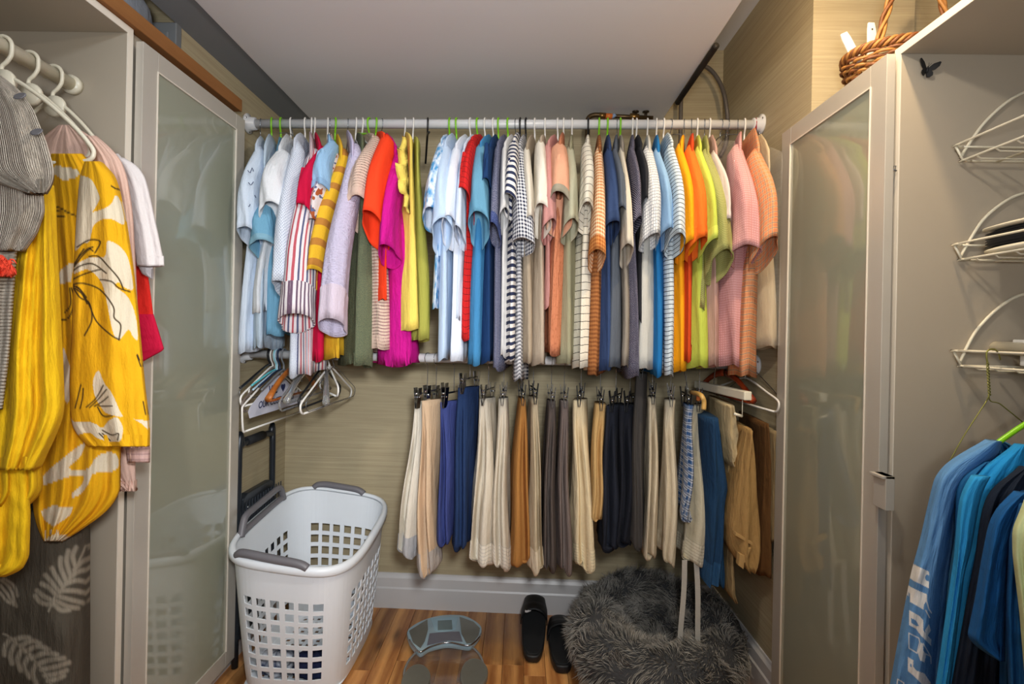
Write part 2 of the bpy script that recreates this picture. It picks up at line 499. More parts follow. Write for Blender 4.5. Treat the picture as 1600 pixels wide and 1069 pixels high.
def glass_door(r, x0, x1, y0, y1, z0, z1, side):
    w = .054
    m = MB()
    for (a, b, c, d) in ((y0, y0+w, z0, z1), (y1-w, y1, z0, z1), (y0+w, y1-w, z1-w, z1), (y0+w, y1-w, z0, z0+w)):
        m.box(x0, x1, a, b, c, d)
    door = m.build('door', M_ALU, r, bevel=.0012)
    xm = (x0+x1)/2
    m = MB(); m.box(xm-.003+side*.004, xm+.003+side*.004, y0+w-.006, y1-w+.006, z0+w-.006, z1-w+.006); m.build('glass_pane', M_FROST, door)
    # thin bright bead round the pane
    m = MB()
    xf = x1 if side > 0 else x0-.0012
    for (a, b, c, d) in ((y1-w, y1-w+.004, z0+w, z1-w), (y0+w-.003, y0+w, z0+w, z1-w), (y0+w-.003, y1-w+.003, z1-w, z1-w+.003)):
        m.box(xf-.001, xf+.0022, a, b, c, d)
    m.build('bead', M_EDGE, door)
    return door
dl = glass_door(LW, -.994, -.974, 1.250+.025, 1.752, .06, 1.938, 1)
dr = glass_door(RW, .828, .848, 1.158+.012, 1.634, .06, 1.869, -1)
# handle plate on the right door
p = atx(1379, 738, .826)
m = MB(); m.box(.808, .8275, p.y-.036, p.y+.004, p.z-.075, p.z); m.box(.800, .8275, p.y-.036, p.y+.006, p.z-.006, p.z)
m.build('handle', M_ALU, dr, bevel=.001)
# small latch hooks on the right edge
m = MB(); p = atx(1403, 262, .859)
m.tube([(.86, 1.18, p.z+.006), (.852, 1.175, p.z+.004), (.848, 1.172, p.z-.004), (.855, 1.17, p.z-.008)], .0016, 6, smooth_n=4)
m.build('latch', M_WIRE, RW)

# plain cupboards continuing behind the folded doors
def filler(x0, x1, y0, y1, z1, label):
    r = root('cupboard', ((x0+x1)/2, (y0+y1)/2, 0), label, 'cupboard')
    m = MB(); m.box(x0, x1, y0, y1, 0, z1); m.build('body', M_SHELL, r, bevel=.001)
    return r
filler(-1.55, -1.012, 1.2735, 1.470, 1.965, 'narrow beige cupboard side behind the left frosted door')
filler(.868, 1.42, 1.192, 1.505, 1.888, 'narrow beige cupboard side behind the right frosted door')

# raw board on top of the left wardrobe
m = MB(); m.prism([(-.985, .3), (-.985, 1.752), (-1.032, 1.752), (-1.032, 1.470), (-1.45, 1.470), (-1.45, .3)], 1.9665, 2.008)
tag(m.build('wooden_board', M_BOARD, bevel=.002), 'raw brown wooden board lying on top of the left wardrobe', 'board')
# bag on the board
def blob_rings(c, rx, ry, rz, n=28, k=14, power=.8, nz=.05, seed=0, flat=True):
    rings = []
    for i in range(k+1):
        t = -1+2*i/k
        rr = max(.02, (1-abs(t)**2.6))**.5
        ring = []
        for j in range(n):
            a = 2*PI*j/n
            d = 1+nz*noise.noise((math.cos(a)*1.6+seed, math.sin(a)*1.6, t*1.5))*2
            ring.append((c[0]+rx*rr*d*math.copysign(abs(math.cos(a))**power, math.cos(a)), c[1]+ry*rr*d*math.copysign(abs(math.sin(a))**power, math.sin(a)), c[2]+rz*t))
        rings.append(ring)
    return rings
r = root('storage_bag', (-1.16, 1.33, 2.009), 'grey and white soft storage bag on the brown board at top left', 'bag')
m = MB(); m.loft(blob_rings((-1.16, 1.33, 2.075), .125, .13, .062, seed=3)); m.build('body', fab('7d838c', wr=.6), r)
m = MB(); m.loft(blob_rings((-1.16, 1.33, 2.150), .105, .11, .022, seed=5)); m.build('lid', fab('cfc8c6', wr=.3), r)

# ------------------------------------------------------------------ hanging rods
def rod(label, z, x0, x1, rad, flange):
    r = root('closet_rod', ((x0+x1)/2, rod_y(0), z), label, 'rod')
    m = MB(); m.tube([(x0, rod_y(x0), z), (x1, rod_y(x1), z)], rad, 24); m.build('tube', M_ROD, r)
    m = MB()
    for x, s in ((x0, 1), (x1, -1)):
        m2 = MB()
        prof = [(.036, x-s*.002), (.036, x+s*.004), (.024, x+s*.008), (.0225, x+s*.03), (.018, x+s*.031)]
        m2.lathe(prof, rod_y(x), z, 28, 'x'); m2.build('flange', M_ROD, r, label=None)
        for a in (.6, 2.7, 4.7):
            m3 = MB(); m3.lathe([(.004, x+s*.0035), (.004, x+s*.0075), (.001, x+s*.0085)], rod_y(x)+.030*math.cos(a), z+.030*math.sin(a), 8, 'x')
            m3.build('screw', M_CHROME, r)
    return r
rod('upper white closet rod crowded with shirts on hangers', ROD_Z, XL+.003, XR-.003, .0165, 1)
rod('lower white closet rod under the shirts carrying trousers and hangers', LOW_Z, XL+.003, XR-.003, .0165, 1)

# ------------------------------------------------------------------ pipes behind the rod
M_BRONZE = plain('old_bronze', '5d4a30', .4, metal=.7, var=.25, scale=60)
M_HOSE = plain('grey_hose', '5a5450', .45, var=.1)
r = root('copper_pipe', at(965, 185, 2.08), 'bronze pipe with two valves and orange tag behind the upper rod', 'pipe')
m = MB(); m.tube([at(918, 235, 2.09), at(918, 196, 2.09), at(920, 184, 2.09), at(928, 180, 2.09), at(938, 180, 2.09)], .010, 12, smooth_n=5); m.build('elbow', M_BRONZE, r)
m = MB(); m.tube([at(938, 180.5, 2.09), at(1020, 184.5, 2.09)], .0085, 12); m.build('pipe', M_BRONZE, r)
m = MB(); m.tube([at(936, 180.5, 2.09), at(946, 181.5, 2.09)], .0125, 6); m.tube([at(984, 182, 2.09), at(998, 183.2, 2.09)], .0125, 6); m.build('nut', plain('brass', '8c6a3a', .3, metal=.8, var=.15), r)
m = MB(); m.tube([at(946.5, 181.5, 2.085), at(957, 182, 2.085)], .0112, 10); m.build('collar', plain('orange_tape', 'd9742b', .5), r)
m = MB(); m.tube([at(957.5, 180, 2.085), at(959.5, 184, 2.085)], .012, 10); m.build('ring', plain('blue_tape', '8aa3c4', .5), r)
for px in (993, 1009):
    m = MB(); m.tube([at(px, 184, 2.09), at(px, 176, 2.09)], .006, 8); m.lathe([(.004, at(px, 177, 2.09).z), (.014, at(px, 175.5, 2.09).z), (.014, at(px, 173.5, 2.09).z), (.006, at(px, 170.5, 2.09).z)], at(px, 176, 2.09).x, 2.09, 12)
    m.build('valve', plain('dark_valve', '3a2f22', .4, metal=.5), r)
m = MB()
pts = [at(1063, 240, 2.12), at(1063.5, 190, 2.12), at(1065, 140, 2.12), at(1071, 122, 2.13), at(1085, 108, 2.13), at(1100, 103.5, 2.12), at(1114, 113, 2.11), at(1126, 132, 2.10), at(1133, 155, 2.09), at(1137, 190, 2.09), at(1134, 225, 2.09), at(1125, 245, 2.09)]
m.tube(pts, .0085, 12, smooth_n=6)
tag(m.build('cable_conduit', M_HOSE), 'grey curved conduit looping above the right end of the upper rod', 'pipe')
# ribbed hose along the edge of the lowered ceiling
m = MB(); pts = []; rad = []
p0, p1 = Vector((.596, 1.98, 2.124)), Vector((.600, 1.60, 2.130))
K = 120
for i in range(K):
    t = i/(K-1); pts.append(p0.lerp(p1, t)); rad.append(.0075+.003*(i % 2)*1.0)
m.tube(pts, rad, 12)
tag(m.build('ribbed_hose', plain('dark_hose', '2a251f', .6)), 'dark ribbed hose running along the edge of the ceiling panel', 'hose')
# ------------------------------------------------------------------ hangers
def updir(yaw):            # unit vector from the hook towards the camera-side tip
    return Vector((math.sin(yaw), -math.cos(yaw), 0))
def hook_pts(c, u, rod_r, wr, drop, open_back=.5):
    """question-mark hook over a rod centred at c; the stem comes down on the near side and returns under the rod"""
    R = rod_r+wr+.0012
    pts = []
    for k in range(0, 11):
        a = math.radians(205-k*(205+25)/10.0)
        pts.append(c - u*math.cos(a)*R*-1*-1 + Vector((0, 0, math.sin(a)*R)))
    return pts
COLM = {'w': M_WHITE, 'l': M_LIME, 'm': M_WIRE, 'k': M_BLACK, 'r': M_RED, 'c': M_PINKBEIGE}
CNAME = {'w': 'white plastic', 'l': 'lime green plastic', 'm': 'steel wire', 'k': 'black plastic', 'r': 'dark red plastic', 'c': 'off-white plastic'}
def hanger(label, X, z, yaw, style='w', half=.205, drop=.055, slope=.055, bar=True, rr=.0165, group=None, mat=None, name='clothes_hanger', notch=False, bardrop=0.0):
    Y = rod_y(X); c = Vector((X, Y, z)); u = updir(yaw)
    mat = mat or COLM[style]
    wr = .0014 if style == 'm' else (.0030 if style in 'wc' else .0034)
    if style == 'wood': wr = .0015
    r = root(name, (X, Y, z+rr), label, 'hanger', group)
    R = rr+wr+.0008
    # hook: starts at the back of the rod, over the top, down the camera side, then back to the stem
    pts = [c - u*(R*math.cos(math.radians(a))) + Vector((0, 0, R*math.sin(math.radians(a)))) for a in (-10, 20, 50, 80, 110, 140, 170, 190)]
    pts += [c + u*(R*.75) + Vector((0, 0, -R*.9)), c + u*(R*.25) + Vector((0, 0, -R*1.45)), c + Vector((0, 0, -R*1.9)), c + Vector((0, 0, -R-drop))]
    m = MB(); m.tube(pts, wr, 8, smooth_n=4); m.build('hook', M_WIRE if style == 'wood' else mat, r)
    n = c + Vector((0, 0, -R-drop+.004))
    t1, t2 = n + u*half + Vector((0, 0, -slope)), n - u*half + Vector((0, 0, -slope))
    m = MB()
    if style == 'wood':
        for t in (t1, t2):
            d = (t-n); side = Vector((u.y, -u.x, 0))
            rings = []
            for k in range(9):
                s_ = k/8; p = n + d*s_ + Vector((0, 0, .016*math.sin(s_*PI)-.004))
                hh, ww = .013-.003*s_, .006+.006*s_*s_
                rings.append([p+side*ww*math.cos(a)+Vector((0, 0, hh*math.sin(a))) for a in [2*PI*q/10 for q in range(10)]])
            m.loft(rings)
        m.build('arm', mat, r)
        m = MB(); m.tube([t1+Vector((0, 0, -.012))-u*.02, t2+Vector((0, 0, -.012))+u*.02], .0045, 8); m.build('trouser_bar', mat, r)
        return r
    rb = wr*1.0 if style == 'm' else wr*1.15
    def arm(t, sgn):
        pts = [n, n+(t-n)*.3+Vector((0, 0, .006)), n+(t-n)*.7+Vector((0, 0, .004)), t+Vector((0, 0, .003))]
        if bar: pts += [t+u*sgn*.010+Vector((0, 0, -.014)), t+u*sgn*.002+Vector((0, 0, -.030-bardrop)), t-u*sgn*.012+Vector((0, 0, -.036-bardrop))]
        return pts
    A, B = arm(t1, 1), arm(t2, -1)
    m.tube(A[::-1]+B[1:], rb, 8, smooth_n=4)
    if bar: m.tube([A[-1], B[-1]], rb, 8)
    if notch:
        for t, sg in ((t1, 1), (t2, -1)):
            q = n+(t-n)*.78+Vector((0, 0, .004)); m.tube([q, q+u*sg*.004+Vector((0, 0, -.022)), q-u*sg*.012+Vector((0, 0, -.03))], rb*.7, 6, smooth_n=3)
    m.build('arm', mat, r)
    return r

# ------------------------------------------------------------------ shirts
def sm(t): t = max(0.0, min(1.0, t)); return t*t*(3-2*t)
def lerp(a, b, t): return a+(b-a)*t
def shirt(name, label, cat, mat, hook, top, hem, body, smat=None, style='w', kind='tee', cuff=None, open_=1.0,
          D=0.0, tilt=.03, seed=0, hangl=None, collar=None, backw=.19, fold=1.0, bodymat=None):
    """hook: px on the rod; top: (px,py) highest point of the camera-side shoulder; hem: (pxL,pxR,py) of the sleeve;
       body: (pxL,pxR,py) of the lower edge of the body"""
    rnd = random.Random(hash(name) % 7 + seed*13+int(hook))
    Xh = at(hook, 192, 1.84).x; Yc = rod_y(Xh)
    c = Vector((Xh, Yc, ROD_Z))
    T = at(top[0], top[1]+1, Yc-.195+D)
    yaw = math.atan2(T.x-Xh, Yc-T.y)
    yaw = max(-.6, min(.6, yaw))
    if hangl is not False:
        hanger(hangl or f'{CNAME[style]} hanger of the {" ".join(label.split()[:10])}', Xh, ROD_Z, yaw, style, half=.145, drop=.046, slope=max(.02, ROD_Z-.0615-T.z+.020), bar=False, group='hangers on the upper rod')
    z0 = ROD_Z-.066
    bl, br, bpy_ = body
    Bf = at((bl+br)/2, bpy_, Yc-.175+D)
    th_b = (br-bl)/2*Bf.y/F*1.02
    zb = Bf.z
    r = root(name, (Xh, Yc, zb), label, cat, None)
    # body
    NR, NS = 18, 56
    p1, p2, p3 = rnd.uniform(0, 6), rnd.uniform(0, 6), rnd.uniform(0, 6)
    rings = []
    ztip = T.z-.004
    for k in range(NR+1):
        s_ = k/NR
        if k == 0: z = z0; uf = .075; s2 = 0
        elif k == 1: z = lerp(z0, ztip, .45); uf = .135; s2 = 0
        elif k == 2: z = lerp(z0, ztip, .92); uf = .180; s2 = .02
        else:
            s2 = (k-2)/(NR-2); z = lerp(ztip-.006, zb, s2); uf = lerp(.192, .176, sm(s2*3)) if kind != 'dress' else lerp(.19, .2, s2)
        th = lerp(.008, th_b, sm(.12+s2*1.25)) if k > 2 else .007+.003*k
        xf = lerp(T.x, Bf.x, sm(s2*1.1)) if k > 2 else lerp(Xh, T.x, min(1, uf/.19))
        xb = Xh-.45*(xf-Xh)
        yf, yb = Yc-uf+D, Yc+min(uf, backw)
        ring = []
        for j in range(NS):
            a = 2*PI*j/NS
            cu, sv = math.cos(a), math.sin(a)
            uu = math.copysign(abs(cu)**.75, cu)
            w = (uu+1)/2
            y = lerp(yb, yf, w)
            x = lerp(xb, xf, w)
            amp = fold*s2*(.006+.35*th_b)
            dr = amp*(.8*math.sin(uu*5.2+p1+s2*1.5)+.4*math.sin(uu*11+p2))*(1-.35*max(0, uu))
            bulge = 1+fold*.22*s2*math.sin(3*a+p2+s2*2)+fold*.13*math.sin(7*a+p3-s2*3)*sm(s2*2)
            # soft pleat in the camera-side edge
            cle = 1-.30*fold*sm(s2*1.5)*math.exp(-((a if a < PI else a-2*PI)/.35+math.sin(p1+s2*2.2)*.6)**2)
            x += th*math.copysign(abs(sv)**.8, sv)*bulge*cle+dr
            y += fold*.006*s2*math.sin(2*a+p3+s2*3)
            if cu > .3: y -= (1-cle)*-.022
            zz = z+(.006*math.sin(a*2+p1)+.004*math.sin(a*5+p2))*s2**3
            ring.append((x, y, zz))
        rings.append(ring)
    # turned-in hem
    last = rings[-1]; cx = sum(p[0] for p in last)/NS; cy = sum(p[1] for p in last)/NS
    rings.append([(cx+(p[0]-cx)*.93, cy+(p[1]-cy)*.985, p[2]+.0005) for p in last])
    rings.append([(cx+(p[0]-cx)*.90, cy+(p[1]-cy)*.98, p[2]+.045) for p in last])
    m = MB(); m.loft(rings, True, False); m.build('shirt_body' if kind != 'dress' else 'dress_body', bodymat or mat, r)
    # sleeve on the camera side
    if hem:
        hl, hr, hpy = hem
        Hc = at((hl+hr)/2, hpy, Yc-.225+D)
        b = (hr-hl)/2*Hc.y/F*.96
        L = T.z-Hc.z
        NR2, NS2 = 16, 40
        rings = []
        q1, q2 = rnd.uniform(0, 6), rnd.uniform(0, 6)
        for k in range(NR2+1):
            s_ = k/NR2
            e = 1-(1-min(1, s_*5))**2
            cx = lerp(T.x, Hc.x, sm(s_*.9+.05)) ; z = lerp(T.z, Hc.z, s_)
            ucen = lerp(.150, .215, sm(s_*1.5)) ; ua = lerp(.018, .060, 1-(1-min(1, s_*2.2))**2)
            if kind == 'long': ua = lerp(.018, .052, 1-(1-min(1, s_*2.2))**2)
            va = b*lerp(.66, 1.0, s_**.9)*(.50 if k == 0 else lerp(.88, 1, min(1, k/3)))
            ring = []
            for j in range(NS2):
                a = 2*PI*j/NS2; cu, sv = math.cos(a), math.sin(a)
                w = 1+fold*.10*math.sin(3*a+q1+s_*2.5)*s_+fold*.06*math.sin(6*a+q2-s_*4)*s_
                if k == NR2-2: w *= .975
                y = Yc+D-ucen-ua*cu*w
                x = cx+va*math.copysign(abs(sv)**.85, sv)*w + (.25*va*math.sin(q1)*cu*s_)
                zz = z + (tilt*s_*cu) - .012*sv*math.sin(q2)*s_ + (0 if k else -.006*(1-abs(cu)))
                if k < 4: zz -= (1-k/4.0)*.045*(-cu+1)*.12
                ring.append((x, y, zz))
            rings.append(ring)
        last = rings[-1]; cx = sum(p[0] for p in last)/NS2; cy = sum(p[1] for p in last)/NS2
        for f_, dz in ((.95, .0005), (.92, .02), (.85, .07), (.6, .12)):
            rings.append([(cx+(p[0]-cx)*f_, cy+(p[1]-cy)*f_, p[2]+dz) for p in last])
        m = MB(); m.loft(rings, True, False); sl = m.build('sleeve', smat or mat, r)
        if cuff:
            base = rings[:NR2+1]
            k0 = NR2-(2 if kind != 'long' else 3)
            cr = []
            for q in range(k0, NR2+1):
                rg = base[q]; cx = sum(p[0] for p in rg)/NS2; cy = sum(p[1] for p in rg)/NS2
                cr.append([(cx+(p[0]-cx)*1.04, cy+(p[1]-cy)*1.04, p[2]-.0015) for p in rg])
            rg = cr[-1]; cr.append([(lerp(cx, p[0], .93), lerp(cy, p[1], .93), p[2]+.001) for p in rg]); cr.append([(lerp(cx, p[0], .92), lerp(cy, p[1], .92), p[2]+.02) for p in rg])
            m = MB(); m.loft(cr, False, False); m.build('cuff', cuff, sl)
    if collar:
        zc = z0-.004; rings = []
        for k in range(5):
            s_ = k/4; rings.append([(Xh+(.018+.006*s_)*math.cos(a), Yc-.02-(.055+.014*s_)*math.sin(a), zc+.012-.034*s_) for a in [2*PI*j/24 for j in range(24)]])
        m = MB(); m.loft(rings, False, False); m.build('collar', collar, r)
    return r

G = [
# name, label, cat, mat, hook, top, hem, body, opts
('blouse', 'white blouse with small dark blue bird marks at the far left', 'blouse', fab('c9d6e6', wr=.5), 400, (398, 222), (374, 404, 372), (370, 394, 550), dict(style='m', D=.02)),
('blouse', 'pale blue striped sleeveless blouse beside the bird-print blouse', 'blouse', fab('c3d3e2', 'v', 'a9bfd4', p=.008, duty=.3, wr=.5), 418, (412, 224), None, (386, 408, 545), dict(style='l')),
('denim_shirt', 'light blue denim shirt with rolled teal-lined sleeve at far left', 'shirt', fab('6fa3c0', wr=.6), 433, (420, 300), (393, 431, 392), (411, 435, 522), dict(style='l', cuff=fab('7fa9bd'), D=.03, hangl='lime green hanger second from the left end of the upper rod')),
('blouse', 'plain white blouse with wide loose sleeve, fourth from left', 'blouse', fab('dfe3e8', wr=.6), 449, (434, 226), (408, 449, 345), (389, 412, 487), dict(tilt=.05)),
('eyelet_top', 'long white eyelet lace top hanging to the hanger cluster', 'blouse', fab('d3dae6', 'eyelet', '8d9cb5', p=.0075, duty=.26), 472, (458, 213), (426, 460, 455), (446, 470, 588), dict(kind='long', D=-.01)),
('striped_blouse', 'white blouse striped in red and navy with gathered cuff', 'blouse', fab('e0d9dc', 'hv3', '55597a', 'b65560', p=.018, duty=.42), 482, (485, 226), (434, 487, 505), (462, 500, 584), dict(kind='long', cuff=fab('e0d9dc', 'v', '6a5468', p=.016, duty=.42, wr=.7), D=-.02)),
('t_shirt', 'crimson t-shirt between striped blouse and yellow top', 't-shirt', fab('c2093c'), 487, (499, 222), (465, 490, 338), (484, 512, 563), dict(D=-.015)),
('denim_shirt', 'pale blue denim shirt with short sleeve next to crimson t-shirt', 'shirt', fab('93bbde', wr=.5), 508, (514, 212), (489, 517, 308), (497, 514, 500), dict(cuff=fab('86acd0'))),
('patterned_blouse', 'white blouse with brown and blue print behind yellow top', 'blouse', fab('d9d0d2', 'flower', 'a5552e', '5d668c', p=.035), 511, (519, 228), (485, 508, 362), (497, 515, 470), dict(style='m')),
('knit_top', 'mustard yellow top with banded sleeve', 'top', fab('dfb02c'), 520, (533, 226), (479, 508, 438), (507, 537, 560), dict(style='l', kind='long', smat=fab('dfb02c', 'h', 'b57a35', p=.07, duty=.35))),
('smocked_blouse', 'lavender blouse with smocked long sleeve and buttoned cuff', 'blouse', fab('c0b9d6'), 540, (551, 218), (498, 538, 512), (520, 545, 420), dict(style='m', kind='long', smat=fab('c6bfd8', q='smock', wr=.6), cuff=fab('d2c6d2', 'v', 'c0b2c4', p=.006, wr=.5), D=-.035)),
('knit_top', 'dark olive speckled sleeveless knit top', 'top', fab('4c5748', 'speckle', '6f7355', p=.003, duty=.5, wr=.6), 553, (566, 208), None, (537, 580, 573), dict(D=-.01)),
('crochet_top', 'beige open crochet top with wide sleeve', 'top', fab('d2b8a8', 'crochet', p=.011, wr=.4), 563, (583, 205), (541, 577, 335), (570, 610, 548), dict(tilt=.05, cuff=fab('cdb3a4'))),
('t_shirt', 'bright orange-red t-shirt with round open sleeve', 't-shirt', fab('f2421c', wr=.25), 585, (600, 203), (566, 605, 362), (585, 606, 470), dict(style='l', tilt=.055, D=-.02)),
('blouse', 'magenta blouse hanging lowest beside the orange t-shirt', 'blouse', fab('c21086', wr=.7), 594, (620, 226), (592, 621, 402), (612, 662, 572), dict(style='m', D=-.01, fold=1.5)),
('ruffled_top', 'pale yellow sleeveless top with ruffled shoulder', 'top', fab('e8cf62', wr=.4), 631, (642, 211), None, (616, 655, 517), dict(D=-.02)),
('top', 'olive yellow plain sleeveless top beside the ruffled yellow one', 'top', fab('a3a24a', wr=.4), 644, (652, 214), None, (642, 672, 533), dict(D=.02)),
('t_shirt', 'blue and white tie-dyed t-shirt left of the pale blue one', 't-shirt', fab('d3dfee', 'cloud', '4f93c6', p=.05), 702, (689, 213), (661, 690, 345), (676, 688, 480), dict(style='l')),
('polo_shirt', 'pale blue polo shirt with drooping sleeve', 't-shirt', fab('b9cfe9'), 713, (694, 218), (673, 706, 370), (678, 700, 564), dict(style='l', tilt=.05, D=-.01)),
('t_shirt', 'white t-shirt right of the pale blue polo shirt', 't-shirt', fab('dce3ef'), 735, (711, 221), (690, 717, 365), (696, 718, 564), dict(tilt=.045)),
('t_shirt', 'icy white t-shirt squeezed before the red checked shirt', 't-shirt', fab('ccd8ea'), 746, (724, 223), (711, 727, 373), (707, 718, 500), dict(style='l')),
('checked_shirt', 'red shirt with thin black window check', 'shirt', fab('c9201f', 'grid', '3b0d10', p=.021, duty=.07), 758, (736, 210), (715, 740, 325), (715, 733, 529), dict(tilt=.05)),
('t_shirt', 'teal blue t-shirt with broad sleeve right of the red checked shirt', 't-shirt', fab('3f83b4'), 771, (750, 218), (731, 765, 360), (727, 754, 569), dict(tilt=.05, smat=fab('6398b4'))),
('t_shirt', 'dark navy t-shirt behind the teal blue one', 't-shirt', fab('173763'), 779, (765, 221), (752, 768, 300), (751, 768, 567), dict(style='l')),
('patterned_shirt', 'grey speckled shirt with rolled sleeve left of the wide-striped one', 'shirt', fab('77798c', 'speckle', '3c4160', p=.004, duty=.52), 794, (777, 219), (764, 782, 368), (765, 782, 578), dict(style='l', cuff=fab('53608c', 'speckle', '2c3a70', p=.004))),
('shirt', 'plain white shirt squeezed beside the speckled one', 'shirt', fab('d4d3d2'), 806, (788, 220), (779, 795, 345), (777, 791, 558), dict(style='m')),
('striped_shirt', 'navy and white broadly striped t-shirt', 't-shirt', fab('dcd9d6', 'h', '2b3350', p=.0235, duty=.47), 813, (803, 212), (785, 812, 325), (786, 802, 566), dict(style='k', D=-.02)),
('gingham_shirt', 'navy and white gingham shirt with flared sleeve', 'shirt', fab('e6e6e8', 'gingham', '101a3a', p=.0125), 822, (811, 222), (799, 835, 386), (801, 817, 596), dict(style='k', tilt=.02)),
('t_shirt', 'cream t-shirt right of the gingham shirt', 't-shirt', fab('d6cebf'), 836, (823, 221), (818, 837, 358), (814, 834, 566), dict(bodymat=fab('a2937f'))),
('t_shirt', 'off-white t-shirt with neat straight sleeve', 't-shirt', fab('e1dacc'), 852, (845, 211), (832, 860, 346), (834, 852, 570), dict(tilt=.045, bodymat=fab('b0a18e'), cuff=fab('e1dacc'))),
('polo_shirt', 'dusty pink polo shirt left of the peach one', 'shirt', fab('c18a84'), 872, (857, 216), (846, 868, 362), (850, 862, 480), dict()),
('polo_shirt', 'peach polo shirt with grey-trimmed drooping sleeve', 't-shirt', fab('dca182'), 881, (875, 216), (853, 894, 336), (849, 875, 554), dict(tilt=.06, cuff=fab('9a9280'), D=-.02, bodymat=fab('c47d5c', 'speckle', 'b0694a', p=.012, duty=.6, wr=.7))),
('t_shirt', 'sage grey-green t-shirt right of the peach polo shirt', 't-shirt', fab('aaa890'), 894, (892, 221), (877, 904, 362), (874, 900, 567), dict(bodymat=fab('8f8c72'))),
('striped_shirt', 'white t-shirt with thin black lines', 't-shirt', fab('d5cfbf', 'h', '22201f', p=.0262, duty=.08), 919, (919, 214), (903, 929, 342), (895, 920, 577), dict(style='k', tilt=.04)),
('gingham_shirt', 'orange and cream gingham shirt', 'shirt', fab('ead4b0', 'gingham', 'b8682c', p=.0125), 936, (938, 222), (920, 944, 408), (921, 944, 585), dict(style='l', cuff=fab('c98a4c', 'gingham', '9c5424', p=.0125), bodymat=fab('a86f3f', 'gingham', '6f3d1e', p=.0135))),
('polo_shirt', 'navy blue polo shirt right of the orange gingham', 't-shirt', fab('2f4268'), 949, (954, 224), (943, 967, 364), (938, 958, 579), dict(style='l', cuff=fab('2b3d60'))),
('t_shirt', 'slate grey t-shirt beside the navy polo shirt', 't-shirt', fab('545b66'), 964, (963, 223), (960, 976, 343), (946, 970, 574), dict(style='m')),
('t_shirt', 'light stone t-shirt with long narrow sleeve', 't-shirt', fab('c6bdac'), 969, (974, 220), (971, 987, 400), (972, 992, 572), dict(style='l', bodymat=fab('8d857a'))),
('patterned_shirt', 'dark navy shirt with tiny white dots', 'shirt', fab('2a2a42', 'dots', 'a9a4b0', p=.0055, duty=.28), 988, (990, 219), (984, 1000, 358), (984, 1002, 590), dict()),
('t_shirt', 'plain black t-shirt left of the tile-patterned shirt', 't-shirt', fab('24252a'), 994, (1003, 220), (998, 1010, 330), (996, 1008, 500), dict()),
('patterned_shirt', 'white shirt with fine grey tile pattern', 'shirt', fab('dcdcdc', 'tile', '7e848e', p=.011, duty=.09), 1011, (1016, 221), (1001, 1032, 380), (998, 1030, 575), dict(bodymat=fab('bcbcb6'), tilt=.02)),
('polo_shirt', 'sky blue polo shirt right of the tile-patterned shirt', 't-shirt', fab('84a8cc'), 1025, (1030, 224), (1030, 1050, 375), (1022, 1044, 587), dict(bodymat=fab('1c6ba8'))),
('striped_shirt', 'pale blue and white shirt with narrow dark stripes', 't-shirt', fab('c6d4dc', 'h', '20293a', p=.0145, duty=.16), 1036, (1052, 217), (1045, 1068, 385), (1036, 1058, 589), dict(D=-.02)),
('polo_shirt', 'golden yellow polo shirt', 't-shirt', fab('eda213'), 1068, (1066, 218), (1062, 1084, 393), (1053, 1072, 582), dict(style='m')),
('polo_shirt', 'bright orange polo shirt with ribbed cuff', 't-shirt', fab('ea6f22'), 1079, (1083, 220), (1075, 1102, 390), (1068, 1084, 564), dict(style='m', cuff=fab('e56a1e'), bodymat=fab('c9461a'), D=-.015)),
('polo_shirt', 'lime yellow polo shirt with small dark logo print', 't-shirt', fab('bccb52'), 1088, (1096, 222), (1097, 1120, 392), (1080, 1107, 576), dict(cuff=fab('c6d55c'))),
('checked_shirt', 'khaki green finely checked shirt with open sleeve', 'shirt', fab('b9b678', 'grid', '868a4c', p=.006, duty=.4), 1099, (1108, 226), (1109, 1141, 418), (1092, 1108, 480), dict(style='m', tilt=.05)),
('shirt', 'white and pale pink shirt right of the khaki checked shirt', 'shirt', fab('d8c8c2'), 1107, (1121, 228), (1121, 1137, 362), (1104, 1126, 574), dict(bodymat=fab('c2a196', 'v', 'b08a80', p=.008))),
('checked_shirt', 'pink gingham shirt with long bunched sleeve', 'shirt', fab('d3a5a4', 'grid', 'c08888', p=.008, duty=.4), 1150, (1158, 219), (1146, 1183, 402), (1124, 1164, 574), dict(style='m', D=-.03, wr_=1, fold=1.4)),
('plaid_shirt', 'orange plaid shirt with wide sleeve under a plastic cover', 'shirt', fab('e0a66c', 'plaid', 'd0805a', '5f6f80', p=.018), 1160, (1188, 226), (1178, 1213, 400), (1148, 1186, 590), dict(D=-.06, tilt=.05)),
('jacket', 'cream jacket at the right end of the upper rod', 'jacket', fab('c9b797'), 1176, (1204, 232), None, (1188, 1216, 545), dict(style='r', D=-.01)),
]
for i, g in enumerate(G):
    n, lab, cat, mat, hk, top, hem, body, o = g
    o = dict(o); o.pop('wr_', None)
    r_ = shirt(n, lab, cat, mat, hk, top, hem, body, seed=i, **o)
    r_['group'] = 'tops on the upper rod'

# spare hangers seen between the shirts
for hk, st, lab in ((452, 'm', 'steel wire hanger hook right of the third white hook'), (575, 'l', 'lime green hanger hook left of the orange-red shirt'),
                    (667, 'k', 'empty black hanger right of the olive yellow top'), (1046, 'm', 'thin steel hook right of the striped pale blue shirt'), (1123, 'm', 'steel hook of the film-covered shirt'), (1133, 'm', 'second steel hook beside the pink gingham shirt')):
    X = at(hk, 192, 1.84).x
    hanger(lab, X, ROD_Z, (.22 if st == 'k' else (.15 if X > 0 else -.1)), st, half=.16 if st == 'k' else .09, drop=.028, slope=.05 if st == 'k' else .03, bar=False, group='hangers on the upper rod')

